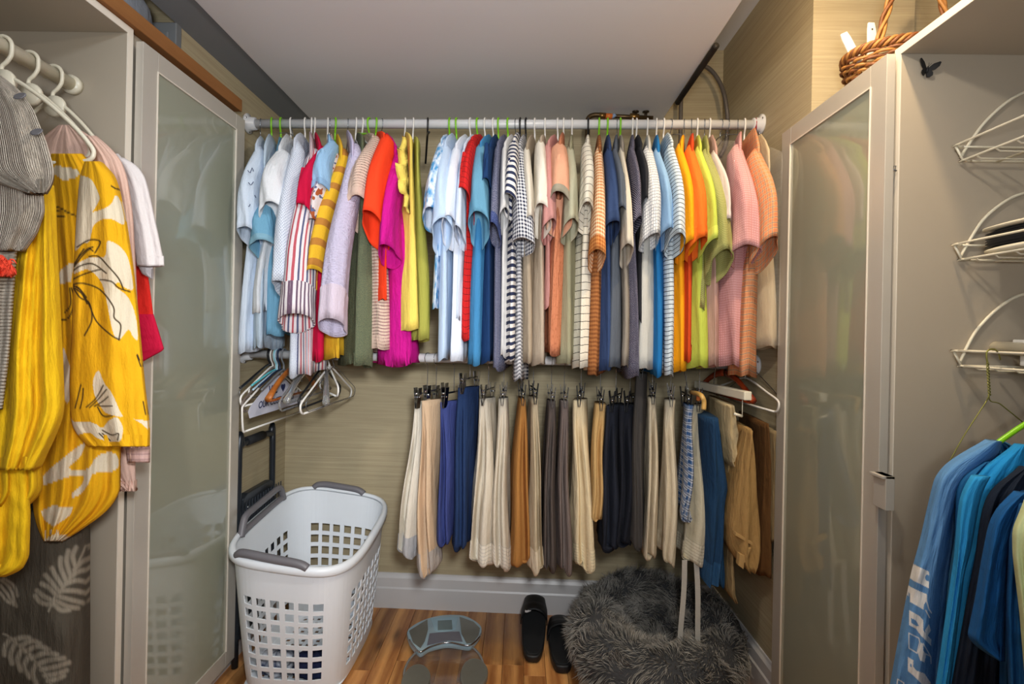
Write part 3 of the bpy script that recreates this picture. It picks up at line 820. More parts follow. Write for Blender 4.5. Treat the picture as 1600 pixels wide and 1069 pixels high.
# ruffle on the pale yellow top
def ruffle(parent, px0, py0, px1, py1, Y, w, mat):
    m = MB(); a = at(px0, py0, Y); b = at(px1, py1, Y); rings = []
    K = 44
    for k in range(K):
        t = k/(K-1); c = a.lerp(b, t); ww = w*(.35+.65*math.sin(PI*min(1, t*1.15)))
        ph = t*26
        rings.append([c+Vector((0, 0, 0)), c+Vector((-ww*.5, -.012+.008*math.sin(ph), .004*math.sin(ph*1.3))), c+Vector((-ww, -.02+.018*math.sin(ph), .01*math.sin(ph*1.3))),
                      c+Vector((-ww*.98, -.016+.018*math.sin(ph), .01*math.sin(ph*1.3))), c+Vector((-ww*.5, -.006+.008*math.sin(ph), .004*math.sin(ph*1.3)))])
    m.loft(rings); return m.build('ruffle', mat, parent)
yt = [o for o in COL.objects if o.get('label', '').startswith('pale yellow sleeveless')][0]
ruffle(yt, 636, 216, 641, 335, rod_y(-.35)-.22, .034, fab('e8cf62', wr=.8))
# bird marks on the first blouse
def marks(parent, strokes, Y, mat, wdt=.0012, name='print'):
    m = MB()
    for st in strokes: m.tube([at(px, py, Y) for px, py in st], wdt, 5, smooth_n=2)
    return m.build(name, mat, parent)
bl = [o for o in COL.objects if o.get('label', '').startswith('white blouse with small dark blue bird')][0]
# clear film cover round the orange plaid shirt
def cover(label, X, Y, x0, x1, ztop, zbot, dy, yaw=0):
    rings = []
    for k in range(22):
        t = k/21; z = lerp(ztop, zbot, t); g = .25+.75*sm(t*6)
        rings.append([((x0+x1)/2+(x1-x0)/2*g*math.cos(a)*(1+.06*math.sin(5*a+z*18)), Y-dy*g*math.sin(a)*(1+.03*math.sin(7*a+z*9)), z-.03*(1-g)*0) for a in [2*PI*j/40 for j in range(40)]])
    m = MB(); m.loft(rings, True, False); return tag(m.build('garment_cover', M_FILM), label, 'garment cover')
a = at(1196, 218, 1.64)
cover('clear plastic garment cover over the orange plaid shirt', 0, 1.80, .765, .836, 1.895, 1.19, .22)

marks(bl, [[(387, 266), (391, 270), (394, 262), (396, 268)], [(388, 285), (392, 289), (396, 284)], [(398, 305), (400, 309)], [(386, 320), (389, 323), (391, 319)]], 1.628, plain('dark_blue_print', '1c2a5a', .7), .0011)
for o_ in (): pass
# film wrapped round the white and pale pink shirt
c_ = at(1140, 300, 1.62)
cover('crinkled clear film hanging beside the pink gingham shirt', 0, 1.76, c_.x-.012, c_.x+.014, 1.885, 1.49, .17)
# ------------------------------------------------------------------ trousers on clip hangers (lower rod)
def clip_hanger(label, X, yaw, ztop, half=.125, mat=None, wood=False, dark=False):
    Y = rod_y(X); c = Vector((X, Y, LOW_Z)); u = updir(yaw)
    side = Vector((u.y, -u.x, 0))
    r = root('clip_hanger', (X, Y, ztop), label, 'hanger', 'clip hangers on the lower rod')
    wm = M_BLACK if dark else M_CHROME
    R = .0165+.0014+.0008
    pts = [c - u*(R*math.cos(math.radians(a))) + Vector((0, 0, R*math.sin(math.radians(a)))) for a in (-10, 20, 50, 80, 110, 140, 170, 190)]
    zb = ztop+.040
    pts += [c+u*(R*.7)+Vector((0, 0, -R*.95)), c+Vector((0, 0, -R*1.7)), Vector((c.x, c.y, zb+.01)), Vector((c.x, c.y, zb))]
    m = MB(); m.tube(pts, .0014, 8, smooth_n=4); m.build('hook', M_CHROME, r)
    b0, b1 = Vector((X, Y, zb))+u*half, Vector((X, Y, zb))-u*half
    m = MB()
    if wood:
        m.hexa([p+side*a+Vector((0, 0, h)) for h in (-.012, .014) for p, a in ((b0+u*.02, -.007), (b0+u*.02, .007), (b1, .007), (b1, -.007))])
    else: m.tube([b0+u*.012, b1-u*.012], .0032, 8)
    m.build('bar', mat or wm, r, bevel=.003 if wood else 0)
    for p in (b0, b1):
        m = MB(); z = zb
        for s_ in (-1, 1):
            q = [(-.011, 0), (.011, 0)]
            o = side*s_
            pts8 = []
            for (h, w) in ((-.052, .0015), (.022, .009)):
                for (du, th) in ((-.011, 0), (.011, 0), (.011, .0022), (-.011, .0022)):
                    pts8.append(p+u*du+o*(w+th)+Vector((0, 0, h)))
            m.hexa(pts8)
        m.build('clip', wm if not wood else M_BLACK, r, bevel=.0006)
        m = MB(); m.tube([p-side*.009+u*.0+Vector((0, 0, -.012)), p+side*.009+Vector((0, 0, -.012))], .0035, 8); m.build('spring', M_CHROME, r)
    return r

def pants(label, mat, hook, top, bot, seed=0, cleft=.5, band=None, name='trousers', D=0.0, clip=True, ub=.14, ut=.052, wood=False, dark=False, dual=True, lean=0.0):
    """top / bot: (pxL, pxR, py) outline of the camera-side edge"""
    rnd = random.Random(seed*7+3)
    Xh = at(hook, 562, 1.85).x; Yc = rod_y(Xh)
    T = at((top[0]+top[1])/2, top[2], Yc-ut+D); B = at((bot[0]+bot[1])/2, bot[2], Yc-ub+D)
    tt = (top[1]-top[0])/2*T.y/F; tb = (bot[1]-bot[0])/2*B.y/F*.98
    yaw = math.atan2(T.x-Xh, ut)*.8
    yaw = max(-.5, min(.5, yaw))
    r = root(name, (Xh, Yc, B.z), label, 'trousers', 'trousers on the lower rod')
    if clip: clip_hanger(f'{"dark" if dark else "shiny"} clip hanger holding the {label.split(",")[0]}', Xh, yaw, T.z+.004, wood=wood, dark=dark, mat=(M_HWOOD if wood else None), half=ut+.005)
    NR, NS = 26, 64
    f1, f2, f3, f4 = [rnd.uniform(0, 6) for _ in range(4)]
    rings = []
    for k in range(NR+1):
        s_ = k/NR; z = lerp(T.z+.012, B.z, s_)
        th = lerp(tt, tb, s_**.85)*(1+.05*math.sin(s_*7+f1)); u_ = lerp(ut, ub, sm(s_*1.2))
        xf = lerp(T.x, B.x, s_)+.010*math.sin(s_*PI*1.3+f4)*s_*(1-s_)*2+lean*math.sin(s_*PI)*.02; xb = lerp(Xh-(T.x-Xh)*.8, Xh-(B.x-Xh)*.4, s_)
        ring = []
        cf = cleft*sm(s_*2.2)*(1-.25*sm((s_-.8)*4))
        ctr = .28*math.sin(f2+s_*1.8)
        for j in range(NS):
            a = 2*PI*j/NS; cu, sv = math.cos(a), math.sin(a)
            uu = math.copysign(abs(cu)**.55, cu); vv = math.copysign(abs(sv)**.62, sv)
            w = (uu+1)/2
            x = lerp(xb, xf, w); y = lerp(Yc+u_+D, Yc-u_+D, w)
            aa = a if a < PI else a-2*PI
            fold_ = (1+.10*math.sin(3*aa+f3+s_*4)*s_+.05*math.sin(5*aa+f4-s_*7)*s_)
            x += th*vv*fold_
            d = math.exp(-((vv-ctr)/.24)**2)*max(0, cu)**.5
            y += cf*d*.13
            d2 = math.exp(-((vv-ctr-.62)/.16)**2)+math.exp(-((vv-ctr+.62)/.16)**2)
            
            dr = (.010*math.sin(uu*4+f1+s_*2)+.005*math.sin(uu*9+f2))*s_*(1-.5*max(0, uu))
            x += dr
            zz = z+(.010*math.sin(2*a+f2)+.006*math.sin(a*5+f3))*s_**4 - cf*d*.02*s_**6
            ring.append((x, y, zz))
        rings.append(ring)
    m = MB()
    last = rings[-1]; cx = sum(p[0] for p in last)/NS; cy = sum(p[1] for p in last)/NS
    body = rings+[[(lerp(cx, p[0], f_), lerp(cy, p[1], g_), p[2]+dz) for p in last] for f_, g_, dz in ((.93, .98, -.007), (.78, .95, -.013), (.5, .9, -.016), (.1, .8, -.010))]
    m.loft(body, True, True); m.build('trouser_leg', mat, r)
    if band:
        b2 = []
        for k in range(NR-3, NR+1):
            rg = rings[k]; cx = sum(p[0] for p in rg)/NS; cy = sum(p[1] for p in rg)/NS
            b2.append([(cx+(p[0]-cx)*1.05, cy+(p[1]-cy)*1.008, p[2]-.002) for p in rg])
        rg = b2[-1]; b2 += [[(lerp(cx, p[0], f_), lerp(cy, p[1], g_), p[2]+dz) for p in rg] for f_, g_, dz in ((.94, .985, -.008), (.79, .95, -.0145), (.5, .9, -.0175))]
        m = MB(); m.loft(b2, False, False); wb = m.build('waistband', band, r)
    return r, T, B
kh = fab('c3b9a8', wr=.55)
P = [
('cream trousers at the left end of the row', fab('cfc8ba', wr=.55), 668, (645, 655, 634), (612, 646, 866), dict(band=fab('a9aaad', wr=.7), D=.01)),
('tan trousers drooping lowest on the left', fab('c6aa8c', wr=.5), 682, (655, 669, 632), (645, 680, 892), dict(band=fab('a8a09a', wr=.7), D=-.02)),
('royal navy trousers, third from the left', fab('37427a', wr=.5), 710, (684, 698, 634), (678, 704, 846), dict()),
('dark navy trousers beside the royal navy pair', fab('1c3157', wr=.5), 735, (712, 729, 612), (704, 729, 857), dict(cleft=.3)),
('pale khaki trousers with lined cuffs', kh, 764, (746, 762, 630), (727, 771, 880), dict(band=fab('d9d2c4', 'h', 'a9a59b', p=.012, duty=.12, wr=.8), cleft=.7)),
('pale khaki trousers with cargo pocket', kh, 788, (778, 792, 630), (767, 798, 885), dict(band=fab('cfc6b8', 'h', '9d988f', p=.012, duty=.12, wr=.8))),
('tobacco brown trousers in the middle of the row', fab('9a6a35', wr=.4), 816, (812, 822, 630), (796, 836, 882), dict(dark=True)),
('narrow beige pinstripe trousers', fab('b8a88c', 'v', '8d7f68', p=.005, duty=.3), 834, (831, 842, 628), (829, 851, 888), dict(dark=True, band=fab('cdbfa6', wr=.7))),
('charcoal brown trousers left of the striped pair', fab('4f4642', wr=.4), 862, (857, 869, 634), (849, 873, 890), dict()),
('grey pinstriped trousers right of the charcoal brown ones', fab('5b4f4c', 'v', '857870', p=.006, duty=.25), 882, (877, 889, 634), (872, 898, 893), dict()),
('cream trousers with stitched seat right of the pinstripes', fab('cdbb98', wr=.6), 908, (894, 914, 632), (898, 936, 886), dict(band=fab('d6c8a6', 'h', 'a39a80', p=.01, duty=.12, wr=.8), dark=True, cleft=.65)),
('short tan trousers left of the black ones', fab('b39260', wr=.5), 938, (930, 947, 638), (920, 944, 812), dict(dark=True, cleft=.4)),
('black trousers at the middle of the dark group', fab('171b26', wr=.5), 962, (944, 962, 640), (932, 966, 858), dict(dark=True)),
('blue-black trousers in the dark group', fab('10131d', wr=.5), 984, (964, 988, 640), (958, 984, 852), dict(dark=True)),
('charcoal trousers beside the khaki pairs', fab('3a3735', wr=.3), 1002, (992, 1008, 590), (984, 1008, 850), dict(dark=True, cleft=.15)),
('khaki trousers, third pair from the plaid shorts', fab('c0b39b', wr=.6), 1018, (1012, 1026, 628), (1007, 1030, 872), dict(dark=True, cleft=.7)),
('khaki trousers left of the plaid shorts', fab('c6baa2', wr=.6), 1046, (1038, 1056, 632), (1034, 1057, 876), dict(band=fab('c6baa2', wr=.8), cleft=.5)),
('blue and white plaid shorts hanging narrow', fab('c8ccd2', 'plaid', '2d5180', '16284a', p=.022, wr=.5), 1070, (1074, 1086, 640), (1060, 1076, 808), dict(wood=False, dark=True, cleft=.3, D=-.03)),
('grey-green drawstring trousers left of the jeans', fab('b3ac97', wr=.5), 1090, (1081, 1096, 640), (1059, 1107, 876), dict(band=fab('c0b9a6', 'h', '928c7c', p=.01, duty=.15, wr=.8), cleft=.8, wood=True)),
]
PR = {}
for i, (lab, mat, hk, top, bot, o) in enumerate(P):
    PR[lab] = pants(lab, mat, hk, top, bot, seed=i+1, **o)

# two drawstrings hanging down
dp, dT, dB = PR['grey-green drawstring trousers left of the jeans']
for (a, b) in (((1070, 876), (1063, 1001)), ((1088, 876), (1091, 1006))):
    p0 = at(*a, dB.y+.01); p1 = at(*b, dB.y+.01)
    m = MB(); rings = []
    for k in range(13):
        t = k/12; c = p0.lerp(p1, t)+Vector((.003*math.sin(t*5), .004*math.sin(t*4+1), 0)); w = .0085
        rings.append([c+Vector((-w, 0, 0)), c+Vector((-w, -.002, 0)), c+Vector((w, -.002, 0)), c+Vector((w, 0, 0))])
    e = rings[-1]; rings.append([Vector(p)+Vector((-.01, -.004, -.006)) for p in e])
    m.loft(rings, sm=False); m.build('drawstring', fab('a6a39c', wr=.3), dp)

# long pleated hem of the charcoal garment: flat grey panel
# ------------------------------------------------------------------ garments folded over hangers at the right end
def folded(label, mat, hook, rows, Y, thick=.03, name='trousers', ut=.16, seed=0, cat='trousers', band=None, folds=3):
    """rows: (py, pxL, pxR) outline of the camera-side edge; hangs back along the hanger"""
    Xh = at(hook, 562, 1.85).x; Yc = rod_y(Xh)
    ys = [r_[0] for r_ in rows]
    pts = []
    K = 30; rnd = random.Random(seed); f1, f2 = rnd.uniform(0, 6), rnd.uniform(0, 6)
    rings = []; NS = 56
    for k in range(K+1):
        py = lerp(ys[0], ys[-1], k/K)
        l = np.interp(py, ys, [r_[1] for r_ in rows]); rr = np.interp(py, ys, [r_[2] for r_ in rows])
        s_ = k/K
        A, B = at(l, py, Y), at(rr, py, Y)
        c = (A+B)/2; h = (B-A).length/2
        xb = Xh+(c.x-Xh)*.6
        ring = []
        for j in range(NS):
            a = 2*PI*j/NS; cu, sv = math.cos(a), math.sin(a)
            uu = math.copysign(abs(cu)**.6, cu); vv = math.copysign(abs(sv)**.75, sv); w = (uu+1)/2
            x = lerp(xb, c.x, w)+h*vv*(1+.0*w)*(1 if w > .4 else .8)
            y = lerp(Yc+ut*.8, Y, w)
            y += .010*math.sin(vv*folds*2+f1+s_*2.5)*max(0, cu)+.005*math.sin(vv*7+f2+s_*9)*max(0, cu)
            x += .008*math.sin(uu*5+f1+s_*2)*(1-max(0, uu))*s_
            ring.append((x, y, c.z+.006*math.sin(3*a+f1)*s_**5))
        rings.append(ring)
    r = root(name, (Xh, Yc, rings[-1][0][2]), label, cat, 'trousers folded over hangers at the right')
    m = MB(); m.loft(rings); m.build('trouser_leg', mat, r)
    if band:
        b2 = []
        for rg in rings[-5:]:
            cx = sum(p[0] for p in rg)/NS; cy = sum(p[1] for p in rg)/NS
            b2.append([(cx+(p[0]-cx)*1.03, cy+(p[1]-cy)*1.01, p[2]) for p in rg])
        m = MB(); m.loft(b2, False, False); m.build('waistband', band, r)
    return r, rings
jr, _ = folded('blue jeans folded over a hanger beside the plaid shorts', fab('18395a', wr=.6, weave=1400), 1120, [(655, 1103, 1127), (700, 1104, 1134), (765, 1106, 1146), (790, 1105, 1140), (860, 1103, 1136), (915, 1102, 1128)], 1.66, seed=2, band=fab('234a70', wr=.8))
folded('frayed lower leg of dark blue jeans behind the folded pair', fab('1b4164', wr=.8), 1128, [(760, 1112, 1142), (860, 1115, 1137), (905, 1113, 1138), (920, 1122, 1136)], 1.70, seed=9)
folded('pale khaki trousers draped over the cherry hanger', fab('b5a27c', wr=.7), 1152, [(634, 1134, 1152), (680, 1133, 1160), (724, 1140, 1160), (732, 1146, 1157)], 1.66, seed=4, folds=5)
folded('long narrow khaki trouser leg hanging to the pet bed', fab('a78d63', wr=.7), 1156, [(720, 1139, 1150), (840, 1138, 1147), (930, 1137, 1152), (942, 1144, 1156)], 1.69, seed=5)
cr, crings = folded('bulky khaki cargo trousers with pleated pocket', fab('9c7c4c', wr=.7), 1178, [(672, 1168, 1178), (720, 1157, 1186), (790, 1146, 1195), (830, 1141, 1200), (868, 1143, 1200), (884, 1152, 1194), (893, 1165, 1184)], 1.60, seed=6, folds=4)
for (a, b, c, d) in (((1150, 832), (1176, 848), (1176, 853), (1149, 837)), ((1156, 866), (1164, 868), (1162, 890), (1154, 884)), ((1168, 858), (1174, 856), (1166, 878), (1158, 884))):
    m = MB(); q = [at(*p, 1.592) for p in (a, b, c, d)]; m.hexa([p+Vector((0, .02, 0)) for p in q]+q); m.build('pocket_flap', fab('a98958', wr=.7), cr, bevel=.001)
folded('dark brown trousers draped over a white hanger at the far right', fab('5e4021', wr=.5), 1200, [(662, 1192, 1202), (760, 1192, 1210), (904, 1186, 1214)], 1.66, seed=7)
folded('khaki trouser edge beside the right glass door', fab('8d7a58', wr=.5), 1214, [(674, 1206, 1216), (760, 1207, 1220), (850, 1206, 1218)], 1.63, seed=8)

# individual hangers at the right end of the lower rod
hanger('polished cherry wood hanger holding the pale khaki trousers', at(1128, 562, 1.85).x, LOW_Z, .06, 'wood', half=.20, drop=.01, slope=.075, mat=M_CHERRY, name='wooden_hanger')
hanger('thick white plastic hanger between cherry hanger and glass door', at(1160, 562, 1.85).x, LOW_Z, .04, 'w', half=.21, drop=.03, slope=.055)
hanger('white hanger cut off by the right glass door', at(1186, 562, 1.85).x, LOW_Z, .02, 'w', half=.22, drop=.02, slope=.055)
hanger('thin steel hanger wire crossing to the right glass door', at(1172, 562, 1.85).x, LOW_Z, .05, 'm', half=.24, drop=.005, slope=.11, bar=False)
# white wooden clamp hanger below the plaid shirt
r = root('clamp_hanger', at(1150, 612, 1.62), 'white wooden clamp hanger below the orange plaid shirt', 'hanger')
m = MB(); p = at(1169, 618, 1.585); q = Vector((p.x-.03, 1.95, p.z))
m.hexa([(p.x-.012, p.y, p.z-.016), (p.x+.012, p.y, p.z-.016), (q.x+.012, q.y, p.z-.016), (q.x-.012, q.y, p.z-.016), (p.x-.012, p.y, p.z+.012), (p.x+.012, p.y, p.z+.012), (q.x+.012, q.y, p.z+.012), (q.x-.012, q.y, p.z+.012)])
m.build('clamp_bar', M_CREAM, r, bevel=.003)
m = MB(); m.tube([(p.x-.004, p.y+.03, p.z-.016), (p.x-.004, p.y+.03, p.z-.07)], .0014, 6); m.tube([(p.x-.004, p.y+.03, p.z-.07), (p.x-.03, p.y+.03, p.z-.062)], .0045, 8); m.build('trouser_rod', M_CREAM, r)
m = MB(); c = Vector((p.x-.015, rod_y(.7), LOW_Z)); R = .019
m.tube([c+Vector((0, R*math.cos(math.radians(a)), R*math.sin(math.radians(a)))) for a in range(-10, 200, 20)]+[c+Vector((0, -R*.5, -R*1.2)), Vector((c.x, c.y, p.z+.012))], .0014, 6, smooth_n=3); m.build('hook', M_WIRE, r)
# pale wooden trouser hanger end near the plaid shorts
r = root('wooden_hanger', at(1095, 640, 1.65), 'pale wooden trouser hanger end right of the plaid shorts', 'hanger')
m = MB(); p = [at(1080, 613, 1.80), at(1092, 616, 1.66), at(1097, 620, 1.62), at(1100, 628, 1.62), at(1099.5, 640, 1.62)]
m.tube(p, [.008, .008, .0075, .0075, .0075], 10, smooth_n=4); m.build('arm', plain('pale_wood', 'c8a05a', .35, var=.1), r)
m = MB(); c = Vector((p[0].x-.02, rod_y(.6), LOW_Z)); m.tube([c+Vector((0, R*math.cos(math.radians(a)), R*math.sin(math.radians(a)))) for a in range(-10, 200, 20)]+[c+Vector((0, -R*.5, -R*1.2)), Vector((p[0].x, c.y, p[0].z)), p[0]], .0014, 6, smooth_n=3); m.build('hook', M_WIRE, r)

# ------------------------------------------------------------------ cluster of empty hangers on the left of the lower rod
M_TEAL = plain('teal_plastic', '57b8c4', .3, var=.02); M_NAVYP = plain('navy_plastic', '1e2a44', .3, var=.02)
M_GREYP = plain('grey_plastic', '6d7074', .35, var=.03); M_ICE = plain('ice_blue_plastic', 'a9c4d6', .3, var=.02); M_BROWNP = plain('taupe_plastic', '6b5f58', .35)
def X_at(px, D=1.65): return (px-812-4)/F*D
emp = [
 (366, 'black_', M_BLACK, 'k', 'black velvet hanger at the far left of the empty hanger cluster', dict(half=.20, slope=.07, drop=.02, bar=False)),
 (368, 'steel', M_WIRE, 'm', 'steel wire hanger against the left door in the empty hanger cluster', dict(half=.20, slope=.075, drop=.02)),
 (371, 'w', M_WHITE, 'w', 'white notched hanger highest in the empty cluster at the left door', dict(half=.205, slope=.085, drop=.028, notch=True)),
 (374, 'br', M_BROWNP, 'k', 'taupe hanger behind the paper-covered one', dict(half=.205, slope=.10, drop=.03)),
 (377, 'teal', M_TEAL, 'w', 'teal plastic hanger with looped hook in the empty cluster', dict(half=.17, slope=.045, drop=.04, bar=False)),
 (379, 'ice', M_ICE, 'w', 'ice blue plastic hanger next to the teal one', dict(half=.17, slope=.055, drop=.045, bar=False)),
 (384, 'navy', M_NAVYP, 'k', 'navy plastic hanger in the empty cluster', dict(half=.15, slope=.05, drop=.04, bar=False)),
 (391, 'g', M_GREYP, 'k', 'grey plastic hanger in the empty cluster', dict(half=.16, slope=.06, drop=.04, bar=False)),
]
for (px, _, mt, st, lab, o) in emp:
    hanger(lab, X_at(px)+.012, LOW_Z, 0.0, st, mat=mt, group='empty hangers on the lower rod', **o)
# white hanger carrying the laundry paper cover
XW = X_at(372)+.022
hanger('large white hanger carrying a printed paper cover', XW, LOW_Z, 0.0, 'w', half=.215, slope=.10, drop=.045, bardrop=.05, group='empty hangers on the lower rod')
r = root('paper_cover', (XW, rod_y(XW), .90), 'white paper hanger cover printed with dark blue words', 'paper cover')
zt = LOW_Z-.0165-.05; Yr = rod_y(XW)
poly = [(Yr-.20, zt-.118), (Yr-.19, zt-.103), (Yr-.03, zt-.012), (Yr+.03, zt-.012), (Yr+.19, zt-.103), (Yr+.20, zt-.118), (Yr+.19, zt-.140), (Yr-.19, zt-.140)]
m = MB(); m.prism([(a, b) for a, b in poly], XW+.006, XW+.0068, 'x'); m.build('paper', plain('cover_paper', 'cfd3e4', .7, var=.02), r)
M_INK = plain('navy_ink', '1d2a5c', .6, var=.01)
def text(txt, parent, org, xdir, ydir, size, mat, name='lettering', bold=0.0, shear=0.0, align='CENTER', ext=.0002):
    cu = bpy.data.curves.new(name, 'FONT'); cu.body = txt; cu.size = size; cu.align_x = align; cu.extrude = ext; cu.offset = bold; cu.shear = shear
    cu.materials.append(mat)
    tmp = bpy.data.objects.new(name, cu); COL.objects.link(tmp)
    bpy.context.view_layer.update()
    me = bpy.data.meshes.new_from_object(tmp.evaluated_get(bpy.context.evaluated_depsgraph_get()))
    bpy.data.objects.remove(tmp)
    o = bpy.data.objects.new(name, me); COL.objects.link(o)
    x, y = Vector(xdir).normalized(), Vector(ydir).normalized(); zv = x.cross(y)
    org = Vector(org)
    if parent is not None: o.parent = parent; org = org-Vector(ROOT[parent.name])
    o.matrix_local = Matrix(((x.x, y.x, zv.x, org.x), (x.y, y.y, zv.y, org.y), (x.z, y.z, zv.z, org.z), (0, 0, 0, 1)))
    return o
text('WE', r, (XW+.0074, Yr-.035, zt-.075), (0, 1, 0), (0, 0, 1), .045, M_INK, bold=.0008, shear=.2)
text('OUR CUSTOMERS', r, (XW+.0074, Yr+.0, zt-.115), (0, 1, 0), (0, 0, 1), .034, M_INK, bold=.0004, shear=.2)
m = MB(); hc = []
for k in range(24):
    t = 2*PI*k/24; hc.append((Yr+.045+.0011*16*math.sin(t)**3, zt-.060+.0011*(13*math.cos(t)-5*math.cos(2*t)-2*math.cos(3*t)-math.cos(4*t))))
m.prism(hc, XW+.007, XW+.0078, 'x'); m.build('heart', M_INK, r)
hanger('brown wooden hanger with round bar in front of the paper cover', X_at(412)+.01, LOW_Z, .02, 'wood', half=.205, slope=.095, drop=.025, mat=M_HWOOD, name='wooden_hanger', group='empty hangers on the lower rod')
hanger('clear plastic hanger right of the brown wooden one', X_at(432)+.01, LOW_Z, .03, 'w', mat=M_CLEARP, half=.205, slope=.10, drop=.025, group='empty hangers on the lower rod')
hanger('clear grooved hanger second from the brown wooden one', X_at(440)+.01, LOW_Z, .035, 'wood', mat=M_CLEARP, half=.205, slope=.10, drop=.025, name='clothes_hanger', group='empty hangers on the lower rod')
hanger('glossy black hanger in the middle of the empty cluster', X_at(462)+.01, LOW_Z, .03, 'k', half=.20, slope=.085, drop=.03, group='empty hangers on the lower rod')
hanger('white plastic hanger hanging lowest in the cluster', X_at(480), LOW_Z, -.02, 'w', half=.225, slope=.105, drop=.025, notch=False, group='empty hangers on the lower rod')
hanger('thin wire hanger crossing behind the lowest white one', X_at(482)+.012, LOW_Z, -.03, 'm', half=.215, slope=.10, drop=.025, group='empty hangers on the lower rod')
# two turned hangers at the right of the cluster
hanger('clear curved hanger turned outward at the right of the cluster', at(508, 562, 1.85).x, LOW_Z, .37, 'wood', mat=M_CLEARP, half=.20, slope=.105, drop=.025, name='clothes_hanger', group='empty hangers on the lower rod')
hanger('small white hanger loop behind the clear curved one', at(512, 562, 1.85).x, LOW_Z, -2.55, 'w', half=.13, slope=.055, drop=.03, group='empty hangers on the lower rod')

lp = [o for o in COL.objects if o.get('label', '').startswith('lime yellow polo')][0]
p_ = at(1104, 330, 1.574)
text('PI', lp, (p_.x, 1.574, p_.z), (1, 0, 0), (0, 0, 1), .020, plain('dark_logo', '2b2f22', .7), name='logo', bold=.0004)
# ------------------------------------------------------------------ laundry basket
M_BASKET = plain('basket_plastic', 'e2e8ee', .38, var=.01)
M_BGREY = plain('basket_grip', '6d6b70', .45, var=.03)
CX, CY = -.745, 1.885
AX, AY = .210, .285
ZB = .0
def zrim(x, y): return .485 + (-.12)*(x-CX) + .025*(y-CY)/.26 - .0
def basket_pt(th, t, off=0.0):
    c, s = math.cos(th), math.sin(th)
    pw = .50
    k = lerp(.82, 1.0, t**.8)
    x = CX+(AX*k+off)*math.copysign(abs(c)**pw, c); y = CY+(AY*k+off)*math.copysign(abs(s)**pw, s)
    # the right long side curves outward and down towards the corner
    z = lerp(.012, zrim(x, y), t)
    return Vector((x, y, z))
r = root('laundry_basket', (CX, CY, 0), 'white plastic laundry basket with square holes and grey handles', 'laundry basket')
# equal arc lengths round the rim
samp = [2*PI*k/2000 for k in range(2001)]
acc = [0.0]
for a, b in zip(samp, samp[1:]): acc.append(acc[-1]+(basket_pt(b, 1)-basket_pt(a, 1)).length)
TOT = acc[-1]; NC = 36
def th_at(s): return float(np.interp((s % TOT), acc, samp))
cols = []; hole_c = []
for c in range(NC):
    for f0, f1, h in ((0, .16, 0), (.16, .84, 1), (.84, 1.0, 0)):
        for q in range(2 if h else 1):
            a = f0+(f1-f0)*q/(2 if h else 1); cols.append((c+a)*TOT/NC); hole_c.append((c, h))
rows = [0.0, .04]; hole_r = [0]; NRW = 7
z = .12; hr = []
ts = [0, .05, .10]; hole_rows = [0, 0]
pitch = .092
for q in range(NRW):
    a = .115+q*pitch
    ts += [a, a+pitch*.66]; hole_rows += [0, 1]
ts += [.80, .88, .94, 1.0]; hole_rows += [0, 0, 0, 0]
def is_hole(c):
    th = th_at((c+.5)*TOT/NC)
    cc, ss = abs(math.cos(th)), abs(math.sin(th))
    return not (.30 < min(cc, ss)*1.0 and min(cc, ss)/max(cc, ss) > .50)
m = MB(); idx = {}
NCc = len(cols)
for i, s_ in enumerate(cols):
    th = th_at(s_)
    for j, t in enumerate(ts): idx[(i, j)] = len(m.v); m.v.append(tuple(basket_pt(th, t)))
for i in range(NCc):
    i2 = (i+1) % NCc; c, h = hole_c[i]
    for j in range(len(ts)-1):
        if h and hole_rows[j] and is_hole(c): continue
        m.face([idx[(i, j)], idx[(i2, j)], idx[(i2, j+1)], idx[(i, j+1)]], None, False)
m.build('basket_wall', M_BASKET, r, solid=.0035)
# base: a lattice with square openings
m = MB(); gx, gy = 25, 33; bi = {}
for i in range(gx):
    for j in range(gy):
        u_, v_ = -1+2*i/(gx-1), -1+2*j/(gy-1)
        # squash the square lattice into the rounded outline
        kx = AX*.82*u_*(1-.10*v_**4); ky = AY*.82*v_*(1-.10*u_**4)
        bi[(i, j)] = len(m.v); m.v.append((CX+kx, CY+ky, .012))
for i in range(gx-1):
    for j in range(gy-1):
        if 1 < i < gx-2 and 1 < j < gy-2 and i % 2 == 1 and j % 2 == 1: continue
        m.face([bi[(i, j)], bi[(i+1, j)], bi[(i+1, j+1)], bi[(i, j+1)]])
m.build('base', M_BASKET, r, solid=.003)
# rolled rim
m = MB(); pts = []
rings = []
for i in range(120):
    th = th_at(TOT*i/120); p = basket_pt(th, 1.0); d = Vector((p.x-CX, p.y-CY, 0)).normalized()
    prof = [(-.004, -.004), (-.005, .006), (.002, .011), (.012, .009), (.018, 0), (.018, -.016), (.015, -.018), (.014, -.003), (.004, .001)]
    rings.append([p+d*a+Vector((0, 0, b)) for a, b in prof])
rings.append(rings[0]); m.loft(rings, False, False); m.build('rim', M_BASKET, r)
def grip(th0, th1, lift, nm='handle'):
    pts = []
    for k in range(9):
        t = k/8; p = basket_pt(lerp(th0, th1, t), 1.0); d = Vector((p.x-CX, p.y-CY, 0)).normalized()
        pts.append(p+d*.006+Vector((0, 0, .004+lift*math.sin(PI*t)**.5)))
    m = MB(); m.tube(pts, .0135, 12, smooth_n=3); g = m.build(nm, M_BGREY, r)
    return g
grip(-PI/2-.50, -PI/2+.16, .018); grip(PI/2-.16, PI/2+.36, .018)
